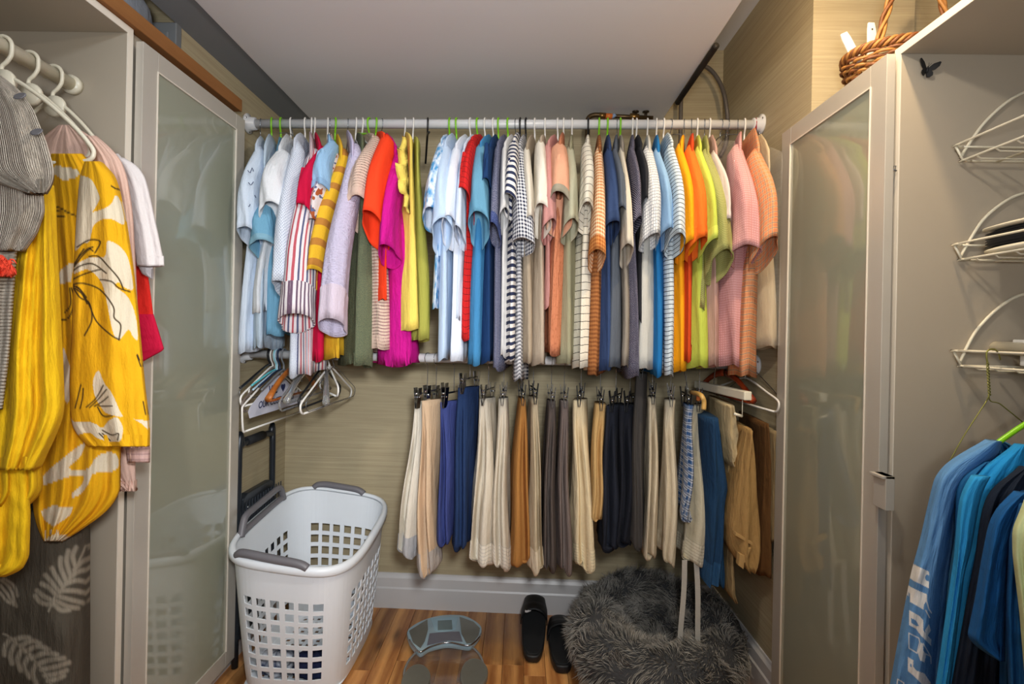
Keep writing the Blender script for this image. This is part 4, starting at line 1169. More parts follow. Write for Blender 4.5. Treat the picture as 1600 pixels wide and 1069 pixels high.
# raised grip on the left long side, with its opening
g0 = [basket_pt(PI-.30+.60*k/8, 1.0) for k in range(9)]
m = MB(); pts = [p+Vector((.004, 0, .0)) for p in g0[:1]]+[g0[k]+Vector((.004, 0, .055*min(1, math.sin(PI*k/8)*2.2))) for k in range(9)]+[g0[-1]+Vector((.004, 0, 0))]
m.tube(pts, .012, 12, smooth_n=3); m.tube([p+Vector((.004, 0, .004)) for p in g0], .011, 10, smooth_n=2); m.build('handle', M_BGREY, r)

# clothes lying in the bottom of the basket
def crumple(label, c, rx, ry, rz, mat, seed, nm='folded_garment', cat='garment', grp=None):
    rings = []
    for i in range(13):
        t = -1+2*i/12; rr = max(.04, (1-abs(t)**3)**.5); ring = []
        for j in range(40):
            a = 2*PI*j/40
            d = 1+.30*noise.noise((math.cos(a)*2+seed, math.sin(a)*2, t*2))
            ring.append((c[0]+rx*rr*d*math.cos(a), c[1]+ry*rr*d*math.sin(a), c[2]+rz*t*(1+.5*noise.noise((math.cos(a)*2, math.sin(a)*2, seed+t)))))
        rings.append(ring)
    m = MB(); m.loft(rings); return tag(m.build(nm, mat), label, cat, grp)
crumple('crumpled navy garment in the bottom of the laundry basket', (CX+.06, CY-.14, .055), .075, .06, .04, fab('1b2544', wr=.8), 2, grp='laundry in the basket')
crumple('crumpled white and blue garment in the bottom of the laundry basket', (CX-.08, CY-.13, .05), .06, .055, .035, fab('c8cdd6', 'cloud', '3a4663', p=.05, wr=.8), 5, grp='laundry in the basket')

# ------------------------------------------------------------------ black folding step stool leaning on the left wall
r = root('step_stool', (-.99, 1.90, 0), 'black folding step stool leaning behind the laundry basket', 'step stool')
M_STOOL = plain('stool_steel', '22282f', .35, metal=.2, var=.04)
def atxx(px, py): return atx(px, py, -.985)
ya, yb = 1.775, 2.02
zt = atx(400, 684, -.985).z
m = MB(); m.tube([(-.985, ya, 0.01), (-.985, ya, zt-.03), (-.985, ya+.02, zt-.005), (-.985, ya+.05, zt), (-.985, yb-.06, zt), (-.985, yb-.02, zt-.01), (-.985, yb, zt-.04), (-.985, yb, .01)], .0115, 12, smooth_n=5); m.build('frame', M_STOOL, r)
m = MB(); m.tube([(-.985, ya+.05, zt), (-.985, yb-.08, zt)], .0165, 14); m.build('foam_grip', plain('foam_black', '14161a', .8), r)
for (z0, z1) in ((zt-.50, zt-.185), (.10, .34)):
    m = MB(); m.prism([(ya+.012, z0), (yb-.012, z0), (yb-.012, z1-.012), (yb-.04, z1), (ya+.04, z1), (ya+.012, z1-.012)], -.996, -.972, 'x'); tr = m.build('tread', M_STOOL, r, bevel=.004)
    for k in range(14):
        m = MB(); y0 = ya+.02+k*.02
        m.hexa([(-.972, y0, z0+.02), (-.972, y0+.005, z0+.02), (-.972, y0+.015, z1-.03), (-.972, y0+.010, z1-.03), (-.9695, y0, z0+.02), (-.9695, y0+.005, z0+.02), (-.9695, y0+.015, z1-.03), (-.9695, y0+.010, z1-.03)])
        m.build('rib', plain('rubber_rib', '2d333b', .6), tr)
    for (yy, zz) in ((ya+.04, z1-.05), (yb-.05, z1-.045), (yb-.06, z0+.06)):
        m = MB(); m.lathe([(.005, -.972), (.005, -.969), (.002, -.968)], yy, zz, 10, 'x'); m.build('rivet', M_CHROME, tr)

# ------------------------------------------------------------------ body scale
M_SGLASS = glassm('scale_glass', '8f8a80', .12, .0, coat=1.0)
M_SPLAS = plain('scale_plastic', '9db4be', .3, var=.03); M_SPAD = plain('scale_pad', '8b8c84', .3, metal=.55, var=.04); M_SLCD = plain('scale_lcd', '6d7f80', .25, var=.03)
r = root('bathroom_scale', tuple(atz(692, 1040, 0)), 'grey glass bathroom scale with silver ring and foot pads', 'scale')
def zpoly(pts, z): return [atz(x, y, z).to_tuple()[:2] for x, y in pts]
def smooth_poly(p, n=5):
    q = []; N_ = len(p)
    for i in range(N_):
        p0, p1, p2, p3 = [Vector(p[(i+k) % N_]) for k in (-1, 0, 1, 2)]
        for k in range(n):
            t = k/n; v = .5*((2*p1)+(p2-p0)*t+(2*p0-5*p1+4*p2-p3)*t*t+(3*p1-p0-3*p2+p3)*t**3); q.append((v.x, v.y))
    return q
con = [(638, 984), (660, 970), (690, 962), (722, 962), (741, 970), (752, 980), (750, 992), (741, 1004), (731, 1010), (700, 1006), (672, 1012), (657, 1020), (645, 1010), (638, 998)]
m = MB(); m.prism(smooth_poly(zpoly(con, .028)), .010, .030); m.build('console', M_SPLAS, r, bevel=.004)
for nm, mt, pg, z0, z1 in (('electrode', M_SPAD, [(639, 986), (668, 968), (669, 984), (664, 1002), (657, 1013), (645, 1004)], .0302, .0325),
                   ('electrode', M_SPAD, [(718, 964), (740, 972), (750, 982), (748, 993), (739, 1005), (729, 1006), (721, 990)], .0302, .0325),
                   ('control_panel', plain('scale_dark', '6d6c76', .3), [(671, 990), (690, 988), (718, 987), (723, 1003), (700, 1001), (667, 1009)], .0302, .0318),
                   ('display_frame', plain('scale_ice', '9fbecb', .15), [(673, 966), (716, 964), (712, 983), (700, 987), (688, 988), (679, 985)], .0302, .0315)):
    m = MB(); m.prism(zpoly(pg, .031), z0, z1); dfo = m.build(nm, mt, r, bevel=.0008)
m = MB(); m.prism(zpoly([(684, 970), (706, 969), (707, 984), (684, 985)], .0318), .0316, .0324); m.build('display', M_SLCD, dfo)
m = MB(); pts = [atz(x, y, .033) for x, y in ((640, 1000), (648, 1012), (657, 1019), (672, 1011), (700, 1004), (730, 1009), (742, 1003), (750, 994))]
m.tube(pts, .003, 8, smooth_n=5); m.build('trim', M_CHROME, r)
c0 = atz(694, 1048, .012); rx = abs(atz(757, 1030, .012).x-c0.x); ry = .165
m = MB(); m.tube([(c0.x+rx*math.cos(a), c0.y+ry*math.sin(a), .018) for a in [2*PI*k/48 for k in range(48)]], .0045, 8, closed=True); m.build('ring', plain('scale_silver', 'a9abab', .25, metal=.6), r)
m = MB(); m.lathe([(.001, .012), (.985, .012), (.985, .020), (.001, .020)], 0, 0, 48)
m.v = [(c0.x+x*rx*.97, c0.y+y*ry*.97, z) for x, y, z in m.v]; m.build('glass_plate', glassm('clear_glass', 'dfe6e2', .05, .95, alpha=.25), r)
for cxp in ((650, 1062), (741, 1052)):
    c = atz(*cxp, .026); m = MB(); rings = []
    for f_, z in ((1, .012), (1, .026), (.96, .029), (.9, .0295), (.02, .0295)):
        rings.append([(c.x+.048*f_*math.cos(a), c.y+.078*f_*math.sin(a)*(1-.12*math.cos(a)), z) for a in [2*PI*k/36 for k in range(36)]])
    m.loft(rings, False, True); m.build('foot_pad', M_SPAD, r)

# ------------------------------------------------------------------ slide sandals
M_SLIDE = plain('slide_rubber', '0e0f11', .55, var=.1); M_SLIDE2 = plain('slide_footbed', '0b0c0e', .85, var=.1)
def slide(label, heel, toe, toe_z, w, mark=False):
    h = atz(heel[0], heel[1], .012); t = Vector((atz(toe[0], toe[1], toe_z).x, 0, toe_z)); t.y = toe[2]; t.x = at(toe[0], toe[1], toe[2]).x
    r = root('slide_sandal', (h.x, h.y, 0), label, 'sandal', 'pair of black slide sandals')
    ax = (t-h); L = ax.length; ax = ax.normalized(); sd = Vector((ax.y, -ax.x, 0)).normalized(); up = sd.cross(ax)
    def outline(f_, off):
        pts = []
        for k in range(40):
            a = 2*PI*k/40; s_ = (1-math.cos(a))/2
            ww = w*(.93+.12*sm(s_*1.3)-.05*math.sin(s_*PI))*.5*abs(math.sin(a))**.55*(1 if a < PI else -1)
            pts.append(h+ax*(s_*L*f_+L*(1-f_)/2)+sd*ww*f_+up*off)
        return pts
    m = MB(); m.loft([outline(.97, -.010), outline(1, -.004), outline(1, .016), outline(.98, .020), outline(.93, .019)], True, True); m.build('sole', M_SLIDE, r)
    m = MB(); m.loft([outline(.925, .0192), outline(.91, .0215), outline(.86, .0195)], False, True); m.build('footbed', M_SLIDE2, r)
    rings = []
    for k in range(9):
        s_ = lerp(.53, .93, k/8); hh = lerp(.062, .034, (k/8)**1.3); hw = w*.55*(1-.35*max(0, k/8-.45)**1.0)
        if k in (0,): hh += .002
        o_ = []; 
        for j in range(15):
            a = PI*j/14
            o_.append(h+ax*(s_*L+.012*math.sin(a)*(1 if k < 4 else 0))+sd*hw*math.cos(a)*1.0+up*(.006+hh*math.sin(a)**.7))
        for j in range(14, -1, -1):
            a = PI*j/14
            o_.append(h+ax*(s_*L+.012*math.sin(a)*(1 if k < 4 else 0))+sd*(hw-.004)*math.cos(a)+up*(.004+(hh-.004)*math.sin(a)**.7))
        rings.append(o_)
    m = MB(); m.loft(rings, True, True); st = m.build('strap', M_SLIDE, r)
    if mark:
        c = h+ax*(L*.60)+sd*(-w*.30)+up*(.056)
        c = h+ax*(L*.56)+sd*(-w*.26)+up*(.062)
        m = MB()
        pts = [(-.011, -.002), (-.006, -.005), (.0, -.003), (.013, .005), (.001, -.0005), (-.006, -.0025), (-.009, .001)]
        q = [c+sd*a+ax*b for a, b in pts]
        m.v += [tuple(p+up*.002) for p in q]+[tuple(p+up*-.006) for p in q]
        n = len(q); m.face(list(range(n))[::-1]); m.face([n+i for i in range(n)])
        for i in range(n): m.face([i, (i+1) % n, n+(i+1) % n, n+i])
        m.build('logo', plain('white_print', 'd8d8d8', .5), st)
    return r
slide('left black slide sandal leaning its toe on the baseboard', (832, 1034), (836, 926, 2.155), .085, .098, True)
slide('right black slide sandal with heel nearer the camera', (879, 1050), (874, 958, 2.09), .030, .096)

# ------------------------------------------------------------------ fluffy pet bed
bx, by = .515, 1.845
r = root('pet_bed', (bx, by, 0), 'fluffy dark grey round pet bed in the right corner', 'pet bed')
RM, RmX = .205, .112
def donut(th, ph, k=1.0):
    wob = 1+.06*math.sin(3*th+.6)+.05*math.sin(5*th+2)
    RR = RM*(1+.03*math.sin(2*th)); rr = .108*wob
    back = .5+.5*math.sin(th)
    zz = .105+.03*back
    x = bx+(RR+rr*math.cos(ph)*k)*math.cos(th); y = by+(RR+rr*math.cos(ph)*k)*math.sin(th)*1.0
    z = max(.004, zz*(1+math.sin(ph)*k)*.93*(1+.05*math.sin(4*th+1)))
    return Vector((min(x, XR-.03), min(y, wall_y(x)-.03), z))
m = MB(); rings = []
for i in range(48):
    rings.append([donut(2*PI*i/48, 2*PI*j/20) for j in range(20)])
rings.append(rings[0]); m.loft(rings, False, False)
m.lathe([(.001, .06), (.10, .055), (.17, .07), (.17, .01), (.001, .01)], bx, by, 32)
m.build('cushion', fab('3c3d3f', wr=.8), r)
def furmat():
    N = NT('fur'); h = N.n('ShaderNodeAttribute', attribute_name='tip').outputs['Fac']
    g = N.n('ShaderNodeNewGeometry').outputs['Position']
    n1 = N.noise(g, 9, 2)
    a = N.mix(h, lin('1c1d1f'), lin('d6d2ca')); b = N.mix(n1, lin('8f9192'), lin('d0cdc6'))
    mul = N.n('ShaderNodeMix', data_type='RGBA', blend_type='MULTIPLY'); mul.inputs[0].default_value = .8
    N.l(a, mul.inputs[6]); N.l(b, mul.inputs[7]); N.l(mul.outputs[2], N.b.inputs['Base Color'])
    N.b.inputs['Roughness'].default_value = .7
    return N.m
rnd = random.Random(11)
NF = 26000
V = []; FC = []; TIP = []
for i in range(NF):
    th = rnd.uniform(0, 2*PI)
    if rnd.random() < .80:
        ph = rnd.uniform(-.5, PI+.6); p = donut(th, ph)
        c = Vector((bx+RM*math.cos(th), by+RM*math.sin(th), .105)); nrm = (p-c).normalized()
    else:
        q = rnd.uniform(0, 1)**.5*.16; p = Vector((bx+q*math.cos(th), by+q*math.sin(th), .062)); nrm = Vector((0, 0, 1))
    cl = Vector((noise.noise(p*16), noise.noise(p*16+Vector((5, 1, 2))), noise.noise(p*16+Vector((1, 9, 4)))))
    tang = Vector((math.sin(th), -math.cos(th), -.4))
    d = (nrm*.75+cl*1.5+tang*.45+Vector((rnd.uniform(-.3, .3), rnd.uniform(-.3, .3), rnd.uniform(-.3, .3)-.15))).normalized()
    L = rnd.uniform(.020, .040)
    if p.x > XR-.07: d.x = -abs(d.x)
    sd = d.cross(Vector((rnd.uniform(-1, 1), rnd.uniform(-1, 1), rnd.uniform(-1, 1)))).normalized()*.00105
    mid = p+d*L*.55+nrm*.002; tip = p+d*L+cl*.008-Vector((0, 0, .004))
    if tip.z < .002: tip.z = .002
    b = len(V); V += [p-sd-nrm*.004, p+sd-nrm*.004, mid-sd*.8, mid+sd*.8, tip]; TIP += [0, 0, .6, .6, 1]
    FC += [(b, b+1, b+3, b+2), (b+2, b+3, b+4)]
m = MB(); m.v = [tuple(p) for p in V]; m.f = FC; m.uv = [None]*len(FC); m.smooth = [False]*len(FC); m.attr['tip'] = TIP
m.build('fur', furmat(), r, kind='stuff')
# dark cords lying on the bed below the drawstrings
m = MB(); m.tube([at(1066, 1003, 1.72), at(1070, 1020, 1.70), at(1064, 1042, 1.67), at(1058, 1056, 1.66)], .004, 6, smooth_n=4)
m.tube([at(1095, 1004, 1.72), at(1096, 1024, 1.70), at(1094, 1040, 1.68)], .004, 6, smooth_n=4)
tag(m.build('pet_toy_cord', M_BLACK), 'thin black cord lying on the fur below the drawstrings', 'cord')
# ------------------------------------------------------------------ garments in the open wardrobes, seen broadside
def pip(px, py, poly):
    """vectorised point in polygon"""
    ins = np.zeros(px.shape, bool); n = len(poly); j = n-1
    for i in range(n):
        xi, yi = poly[i]; xj, yj = poly[j]
        if yi != yj:
            c = ((yi > py) != (yj > py)) & (px < (xj-xi)*(py-yi)/(yj-yi)+xi)
            ins ^= c
        j = i
    return ins
def segd(px, py, line):
    d = np.full(px.shape, 1e9)
    for (x0, y0), (x1, y1) in zip(line, line[1:]):
        vx, vy = x1-x0, y1-y0; L = vx*vx+vy*vy+1e-9
        t = np.clip(((px-x0)*vx+(py-y0)*vy)/L, 0, 1)
        d = np.minimum(d, np.hypot(px-x0-t*vx, py-y0-t*vy))
    return d
def drape(name, rows, D, mat, parent, thick=.018, folds=3, amp=.006, seed=0, nx=40, ny=50, petals=(), inks=(), holes=(), hem=.004, wander=1.5, taper=0.0, wave=0.0, lobes=0):
    ys = [r_[0] for r_ in rows]; rnd = random.Random(seed); f1, f2, f3 = [rnd.uniform(0, 6) for _ in range(3)]
    rings = []; PXs = []; PYs = []
    LL = np.interp([lerp(ys[0], ys[-1], k/ny) for k in range(ny+1)], ys, [r_[1] for r_ in rows]); RR = np.interp([lerp(ys[0], ys[-1], k/ny) for k in range(ny+1)], ys, [r_[2] for r_ in rows])
    wn = max(1, ny//22); kern = np.ones(2*wn+1)/(2*wn+1)
    def smo(a): return np.convolve(np.pad(a, wn, mode='reflect', reflect_type='odd'), kern, mode='valid')
    LL, RR = smo(LL), smo(RR)
    ts = [.5-.5*math.cos(PI*(i/(nx-1))) if False else i/(nx-1) for i in range(nx)]
    nb = max(8, nx//4)
    for k in range(ny+1):
        s_ = k/ny; py = lerp(ys[0], ys[-1], s_)
        l = float(LL[k]); r_ = max(l+1.0, float(RR[k]))
        if k and k < ny and wave:
            l -= wave*math.sin(s_*23+f1)*s_; r_ += wave*math.sin(s_*19+f2)*s_
        ring = []
        for t in ts:
            px = lerp(l, r_, t)
            dy = thick*(math.sin(PI*min(1, max(0, t)))**.5)
            fo = math.sin(2*PI*folds*(t+.06*math.sin(s_*wander*2+f2))+f1)+.5*math.sin(2*PI*folds*2.3*t+f3+s_*wander)
            fo += .35*noise.noise((t*6, s_*9, seed*3.1))*2
            env = (.25+.75*sm(s_*2))*min(1, t*8, (1-t)*8)
            pyy = py+lobes*math.sin(2*PI*folds*t+f1)*s_**6
            p = at(px, pyy, D-dy-amp*fo*env)
            ring.append(p); PXs.append(px); PYs.append(pyy)
        for q in range(nb):
            t = 1-(q+.5)/nb; px = lerp(l, r_, t); p = at(px, py, D); p.y += thick*math.sin(PI*t)**.5+amp*math.sin(2*PI*folds*t+f2)*.8*s_
            ring.append(p); PXs.append(px); PYs.append(py)
        rings.append(ring)
    last = rings[-1]; n = len(last); cx = sum(p[0] for p in last)/n; cy = sum(p[1] for p in last)/n
    for f_, dz in ((.985, hem*.2), (.97, hem+.02)):
        rings.append([Vector((lerp(cx, p[0], f_), lerp(cy, p[1], f_*.9), p[2]+dz)) for p in last]); PXs += PXs[-n:]; PYs += PYs[-n:]
    m = MB(); m.loft(rings, True, False)
    if petals or inks:
        X = np.array(PXs); Y = np.array(PYs); pe = np.zeros(X.shape); ik = np.zeros(X.shape)
        for pl in [smooth_poly(p_, 4) if len(p_) > 9 and not holes else p_ for p_ in petals]: pe = np.maximum(pe, pip(X, Y, pl))
        for pl in holes: pe = np.where(pip(X, Y, pl), 0, pe)
        for w_, ln in [(w_, smooth_line(ln) if len(ln) > 2 and not holes else ln) for w_, ln in inks]: ik = np.maximum(ik, np.clip(1.5-segd(X, Y, ln)/w_, 0, 1))
        m.attr['petal'] = pe.astype(float).tolist(); m.attr['ink'] = ik.astype(float).tolist()
    return m.build(name, mat, parent)
def smooth_line(p, n=5):
    q = []; N_ = len(p)
    for i in range(N_-1):
        p0, p1, p2, p3 = Vector(p[max(0, i-1)]), Vector(p[i]), Vector(p[i+1]), Vector(p[min(N_-1, i+2)])
        for k in range(n):
            t = k/n; v = .5*((2*p1)+(p2-p0)*t+(2*p0-5*p1+4*p2-p3)*t*t+(3*p1-p0-3*p2+p3)*t**3); q.append((v.x, v.y))
    q.append(tuple(p[-1])); return q
def Z(ox, oy, sc, pts): return [(ox+a/sc, oy+b/sc) for a, b in pts]

# rod of the left wardrobe, running front to back
RX, RZ = -1.13, 1.81
r = root('closet_rod', (RX, .76, RZ), 'white rod inside the left wardrobe with plastic hangers', 'rod')
m = MB(); m.tube([(RX, .292, RZ), (RX, 1.250, RZ)], .0165, 20); m.build('tube', M_CREAM, r)
m = MB(); m.tube([(RX, 1.238, RZ), (RX, 1.2535, RZ)], .023, 20); m.build('bracket', M_CREAM, r)
def side_hanger(label, Y, x_tip, z_tip, mat=None, X=RX, z=RZ, wr=.0040, xin=.40):
    """plastic hanger on a front-to-back rod: lies in the XZ plane"""
    mat = mat or M_CREAM; c = Vector((X, Y, z))
    r = root('clothes_hanger', (X, Y, z+.017), label, 'hanger', 'hangers in the left wardrobe')
    R = .0165+wr+.001
    pts = [c+Vector((-R*math.cos(math.radians(a)), 0, R*math.sin(math.radians(a)))) for a in (-20, 10, 40, 70, 100, 130, 160, 180)]
    pts += [c+Vector((R*.95, 0, -R*.9)), c+Vector((R*.5, 0, -R*1.6)), c+Vector((0, 0, -R*2.1)), c+Vector((0, 0, -R-.045))]
    m = MB(); m.tube(pts, wr, 10, smooth_n=4); m.build('hook', mat, r)
    n = c+Vector((0, 0, -R-.043)); xt = x_tip-X; dz = z_tip-n.z
    m = MB()
    A = [n+Vector((0, 0, 0)), n+Vector((xt*.35, 0, dz*.22)), n+Vector((xt*.75, 0, dz*.65)), n+Vector((xt*.96, 0, dz*.95)), n+Vector((xt, 0, dz-.012)), n+Vector((xt*.94, 0, dz-.026)), n+Vector((xt*.7, 0, dz-.032))]
    B = [Vector((2*X-p.x, p.y, p.z)) for p in A]
    m.tube(A[::-1]+B[1:], wr*1.1, 10, smooth_n=4); m.tube([A[-1], B[-1]], wr, 8); m.build('arm', mat, r)
    m = MB(); m.lathe([(.001, Y-.006), (.024, Y-.006), (.026, Y), (.024, Y+.006), (.001, Y+.006)], n.x+.006, n.z-.012, 20, 'y'); m.build('neck', mat, r)
    return r
side_hanger('off-white hanger carrying the yellow floral blouse', 1.075, -.925, at(142, 232, 1.075).z)
side_hanger('off-white hanger behind the floral blouse carrying the pink shirt', 1.135, -.985, 1.618)
side_hanger('off-white hanger nearest the wardrobe side carrying the white t-shirt', 1.195, -.97, 1.58)
side_hanger('off-white hanger carrying the plain yellow blouse', .97, -.945, 1.50)
side_hanger('teal hanger at the left frame edge carrying the ribbed grey cardigan', .86, -.888, 1.592, wr=.0055, mat=plain('teal_glossy', '1d8f8f', .25))

# white t-shirt with a short sleeve beyond the floral blouse
r = root('t_shirt', (-1.0, 1.20, 1.3), 'white t-shirt with short sleeve behind the floral blouse', 't-shirt', 'garments in the left wardrobe')
drape('shirt_body', [(240, 120, 185), (262, 60, 205), (300, 20, 211), (420, 20, 212), (640, 30, 210)], 1.205, fab('cfc9c8', wr=.3), r, seed=1, thick=.012)
drape('sleeve', [(246, 176, 192), (256, 180, 212), (275, 186, 226), (300, 196, 233), (360, 207, 246), (412, 213, 257), (416, 214, 257)], 1.185, fab('d5cfce', wr=.3), r, seed=2, thick=.016, folds=1, amp=.003)
drape('sleeve_lining', [(410, 213, 240), (428, 222, 238), (436, 236, 238)], 1.192, fab('b9b4b6'), r, seed=2, thick=.006, folds=1, amp=.001)
r = root('blouse', (-1.0, 1.225, 1.0), 'red and crimson colour-block shirt below the white sleeve', 'shirt', 'garments in the left wardrobe')
drape('upper_panel', [(280, 120, 212), (420, 100, 230), (455, 100, 235), (494, 100, 240)], 1.232, fab('d6281f'), r, seed=3, folds=2, amp=.003, thick=.010)
drape('lower_panel', [(491, 100, 240), (510, 100, 246), (547, 100, 257), (556, 100, 240), (566, 100, 222)], 1.230, fab('c00f3a'), r, seed=4, folds=2, amp=.003, thick=.012)
# pale pink long-sleeved shirt
r = root('shirt', (-1.02, 1.14, 1.0), 'pale pink long-sleeved shirt between floral blouse and white t-shirt', 'shirt', 'garments in the left wardrobe')
drape('shirt_body', [(195, 92, 112), (215, 60, 150), (240, 40, 180), (300, 30, 190), (500, 30, 200), (690, 30, 210), (760, 120, 213), (768, 186, 212)], 1.150, fab('cfae9f', wr=.35), r, seed=5, folds=4, amp=.005)
drape('sleeve', [(212, 130, 150), (232, 140, 178), (262, 150, 196), (330, 165, 207), (450, 180, 213), (600, 196, 219), (690, 199, 228), (700, 197, 233), (722, 199, 232)], 1.120, fab('d3b0a0', wr=.35), r, seed=6, thick=.016, folds=2, amp=.004)
drape('cuff', [(700, 196, 233), (723, 199, 233)], 1.117, fab('c9a7a0', 'h', 'b08f8c', p=.012, duty=.3), r, seed=6, thick=.018, folds=1, amp=.001, ny=6)
# yellow floral blouse
z2 = lambda p: Z(0, 250, 3.4475, p)
z3 = lambda p: Z(0, 540, 4.0, p)
z4 = lambda p: Z(0, 780, 3.7, p)
petals_s = [z2([(425, 100), (450, 88), (495, 110), (530, 180), (535, 215), (510, 262), (500, 280), (560, 262), (600, 235), (625, 190), (655, 240), (668, 345), (600, 318), (545, 322), (505, 352), (492, 395), (480, 440), (445, 450), (400, 480), (405, 260)]),
            z2([(565, 520), (575, 445), (600, 440), (650, 470), (690, 530), (715, 650), (712, 700), (660, 680), (640, 660), (620, 680), (690, 740), (730, 840), (742, 965), (715, 950), (690, 915), (640, 970), (605, 915), (570, 740), (540, 650), (470, 590), (380, 620), (400, 570), (470, 530), (500, 525)]),
            z3([(615, 158), (635, 195), (655, 240), (700, 300), (745, 400), (766, 446), (690, 432), (650, 410), (600, 330), (580, 250), (590, 190)]),
            z3([(436, 455), (470, 480), (540, 475), (600, 492), (640, 515), (680, 470), (730, 450), (765, 500), (765, 560), (745, 600), (690, 600), (610, 580), (560, 545), (500, 555), (440, 572)]),
            z3([(835, 460), (920, 470), (925, 525), (880, 485)])]
inks_s = [(1.2, z2(l)) for l in ([(378, 612), (430, 572), (500, 560), (572, 610)], [(385, 590), (420, 530), (470, 480), (500, 470)], [(400, 575), (440, 520), (480, 482), (500, 490)], [(405, 560), (430, 510), (452, 480)], [(415, 470), (480, 432), (540, 440), (512, 500)],
          [(480, 520), (530, 520), (580, 570), (640, 640), (665, 700)], [(385, 672), (450, 665), (540, 700), (610, 790), (615, 850), (650, 890), (640, 970)], [(385, 672), (430, 700), (480, 780), (520, 870), (600, 945), (645, 968)], [(385, 672), (430, 740), (480, 770), (495, 860), (455, 945)],
          [(400, 690), (440, 720), (470, 775)], [(395, 680), (425, 690), (465, 740)], [(380, 650), (440, 620), (500, 600), (540, 590)], [(540, 645), (600, 655), (640, 690), (700, 710)], [(600, 140), (625, 155), (660, 160)], [(740, 1050), (752, 1080)])]
inks_s += [(1.1, z3(l)) for l in ([(540, 385), (600, 330), (645, 250)], [(560, 388), (610, 340), (665, 275)], [(590, 380), (640, 350), (675, 320)], [(600, 370), (640, 380), (700, 378)], [(470, 390), (490, 310), (505, 245)], [(500, 395), (515, 330), (520, 270)], [(610, 385), (645, 440), (700, 440)], [(640, 530), (700, 560), (740, 550), (735, 590)], [(620, 550), (660, 590)], [(640, 550), (690, 595)], [(855, 60), (880, 130)], [(895, 350), (910, 430)])]
petals_b = [z2([(270, 60), (340, 110), (400, 100), (430, 75), (415, 50), (300, 30)]), z2([(270, 420), (300, 440), (300, 520), (272, 540)]), z2([(300, 640), (330, 590), (370, 560), (400, 560), (380, 660), (310, 665)]),
            z3([(375, 20), (400, 15), (430, 110), (455, 190), (510, 110), (510, 200), (470, 300), (418, 362), (380, 290)]),
            z3([(525, 610), (505, 690), (430, 768), (545, 772), (600, 700), (665, 670), (725, 680), (742, 750), (690, 790), (585, 800), (555, 860), (505, 925), (455, 950), (450, 925), (510, 870), (520, 815), (430, 820), (262, 872), (285, 800), (400, 700)]),
            z4([(235, 70), (300, 40), (425, 45), (405, 95), (310, 160), (255, 120)]), z4([(245, 240), (320, 200), (400, 215), (390, 245), (300, 268), (250, 262)]), z4([(620, 65), (560, 150), (480, 200), (500, 170), (580, 100)])]
inks_b = [(1.1, z2(l)) for l in ([(270, 240), (330, 262), (370, 285), (420, 305)], [(275, 250), (310, 275), (360, 280)], [(285, 290), (320, 305), (350, 300)], [(385, 690), (400, 760), (370, 850), (310, 860)], [(375, 690), (380, 780), (350, 820)])]
M_FLORAL = fab('dba411', 'print', 'd2c6ae', '3a2a12', wr=.4)
r = root('blouse', (-1.02, 1.06, .9), 'yellow blouse printed with large white flowers and dark pen lines', 'blouse', 'garments in the left wardrobe')
drape('blouse_body', [(240, 80, 128), (252, 74, 150), (300, 76, 158), (400, 86, 165), (550, 92, 185), (650, 62, 187), (740, 52, 187), (786, 50, 186), (800, 52, 165), (825, 56, 135), (846, 68, 98)], 1.085, M_FLORAL, r, seed=7, folds=3, amp=.006, nx=130, ny=210, petals=petals_b, inks=inks_b, thick=.022)
drape('sleeve', [(252, 132, 156), (258, 128, 168), (280, 124, 181), (340, 119, 195), (420, 115, 207), (520, 112, 217), (600, 108, 224), (650, 110, 230), (664, 110, 232), (684, 122, 232), (698, 138, 231)], 1.045, M_FLORAL, r, seed=8, folds=1.5, amp=.006, nx=150, ny=260, petals=petals_s, inks=inks_s, thick=.026)
# plain crinkled yellow blouse
M_YEL = fab('e0b414', wr=.5)
r = root('blouse', (-1.08, .94, .75), 'plain bright yellow crinkled blouse left of the floral one', 'blouse', 'garments in the left wardrobe')
drape('sleeve', [(285, 45, 72), (310, 38, 78), (360, 20, 82), (450, 0, 88), (560, -20, 94), (640, -20, 97), (662, -20, 92), (690, -20, 78), (735, -20, 54)], .925, M_YEL, r, seed=9, folds=2.2, amp=.009, nx=80, ny=80, thick=.03, wave=.3)
drape('blouse_body', [(300, -60, 40), (500, -70, 50), (700, -80, 58), (780, -80, 62), (792, -80, 40)], .955, M_YEL, r, seed=10, folds=3, amp=.012, nx=60, ny=60, thick=.02)
drape('lower_tier', [(700, -80, 40), (800, -80, 48), (870, -80, 46), (892, -80, 34), (902, -80, 8)], .945, M_YEL, r, seed=12, folds=2, amp=.008, nx=60, ny=40, thick=.02)
# ribbed grey cardigan
M_RIB = fab('bbb1a2', 'v', '8d8378', p=.0075, duty=.42, q='rib', wr=.5)
r = root('cardigan', (-.98, .84, 1.0), 'grey ribbed cardigan with dark round buttons at the left frame edge', 'cardigan', 'garments in the left wardrobe')
drape('sleeve', [(118, -60, 2), (140, -60, 30), (170, -60, 52), (220, -60, 72), (258, -60, 83), (272, -45, 84), (288, 0, 80), (302, 42, 70)], .825, M_RIB, r, seed=13, folds=1.5, amp=.005, nx=70, ny=60, thick=.012)
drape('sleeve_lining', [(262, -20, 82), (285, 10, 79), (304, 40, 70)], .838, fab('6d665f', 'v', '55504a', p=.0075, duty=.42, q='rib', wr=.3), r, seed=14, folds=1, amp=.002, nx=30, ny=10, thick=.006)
drape('lower_sleeve', [(200, -60, 50), (290, -60, 66), (330, -60, 69), (365, -60, 56), (392, -50, 36)], .856, M_RIB, r, seed=13, folds=1.5, amp=.006, nx=70, ny=40, thick=.014)
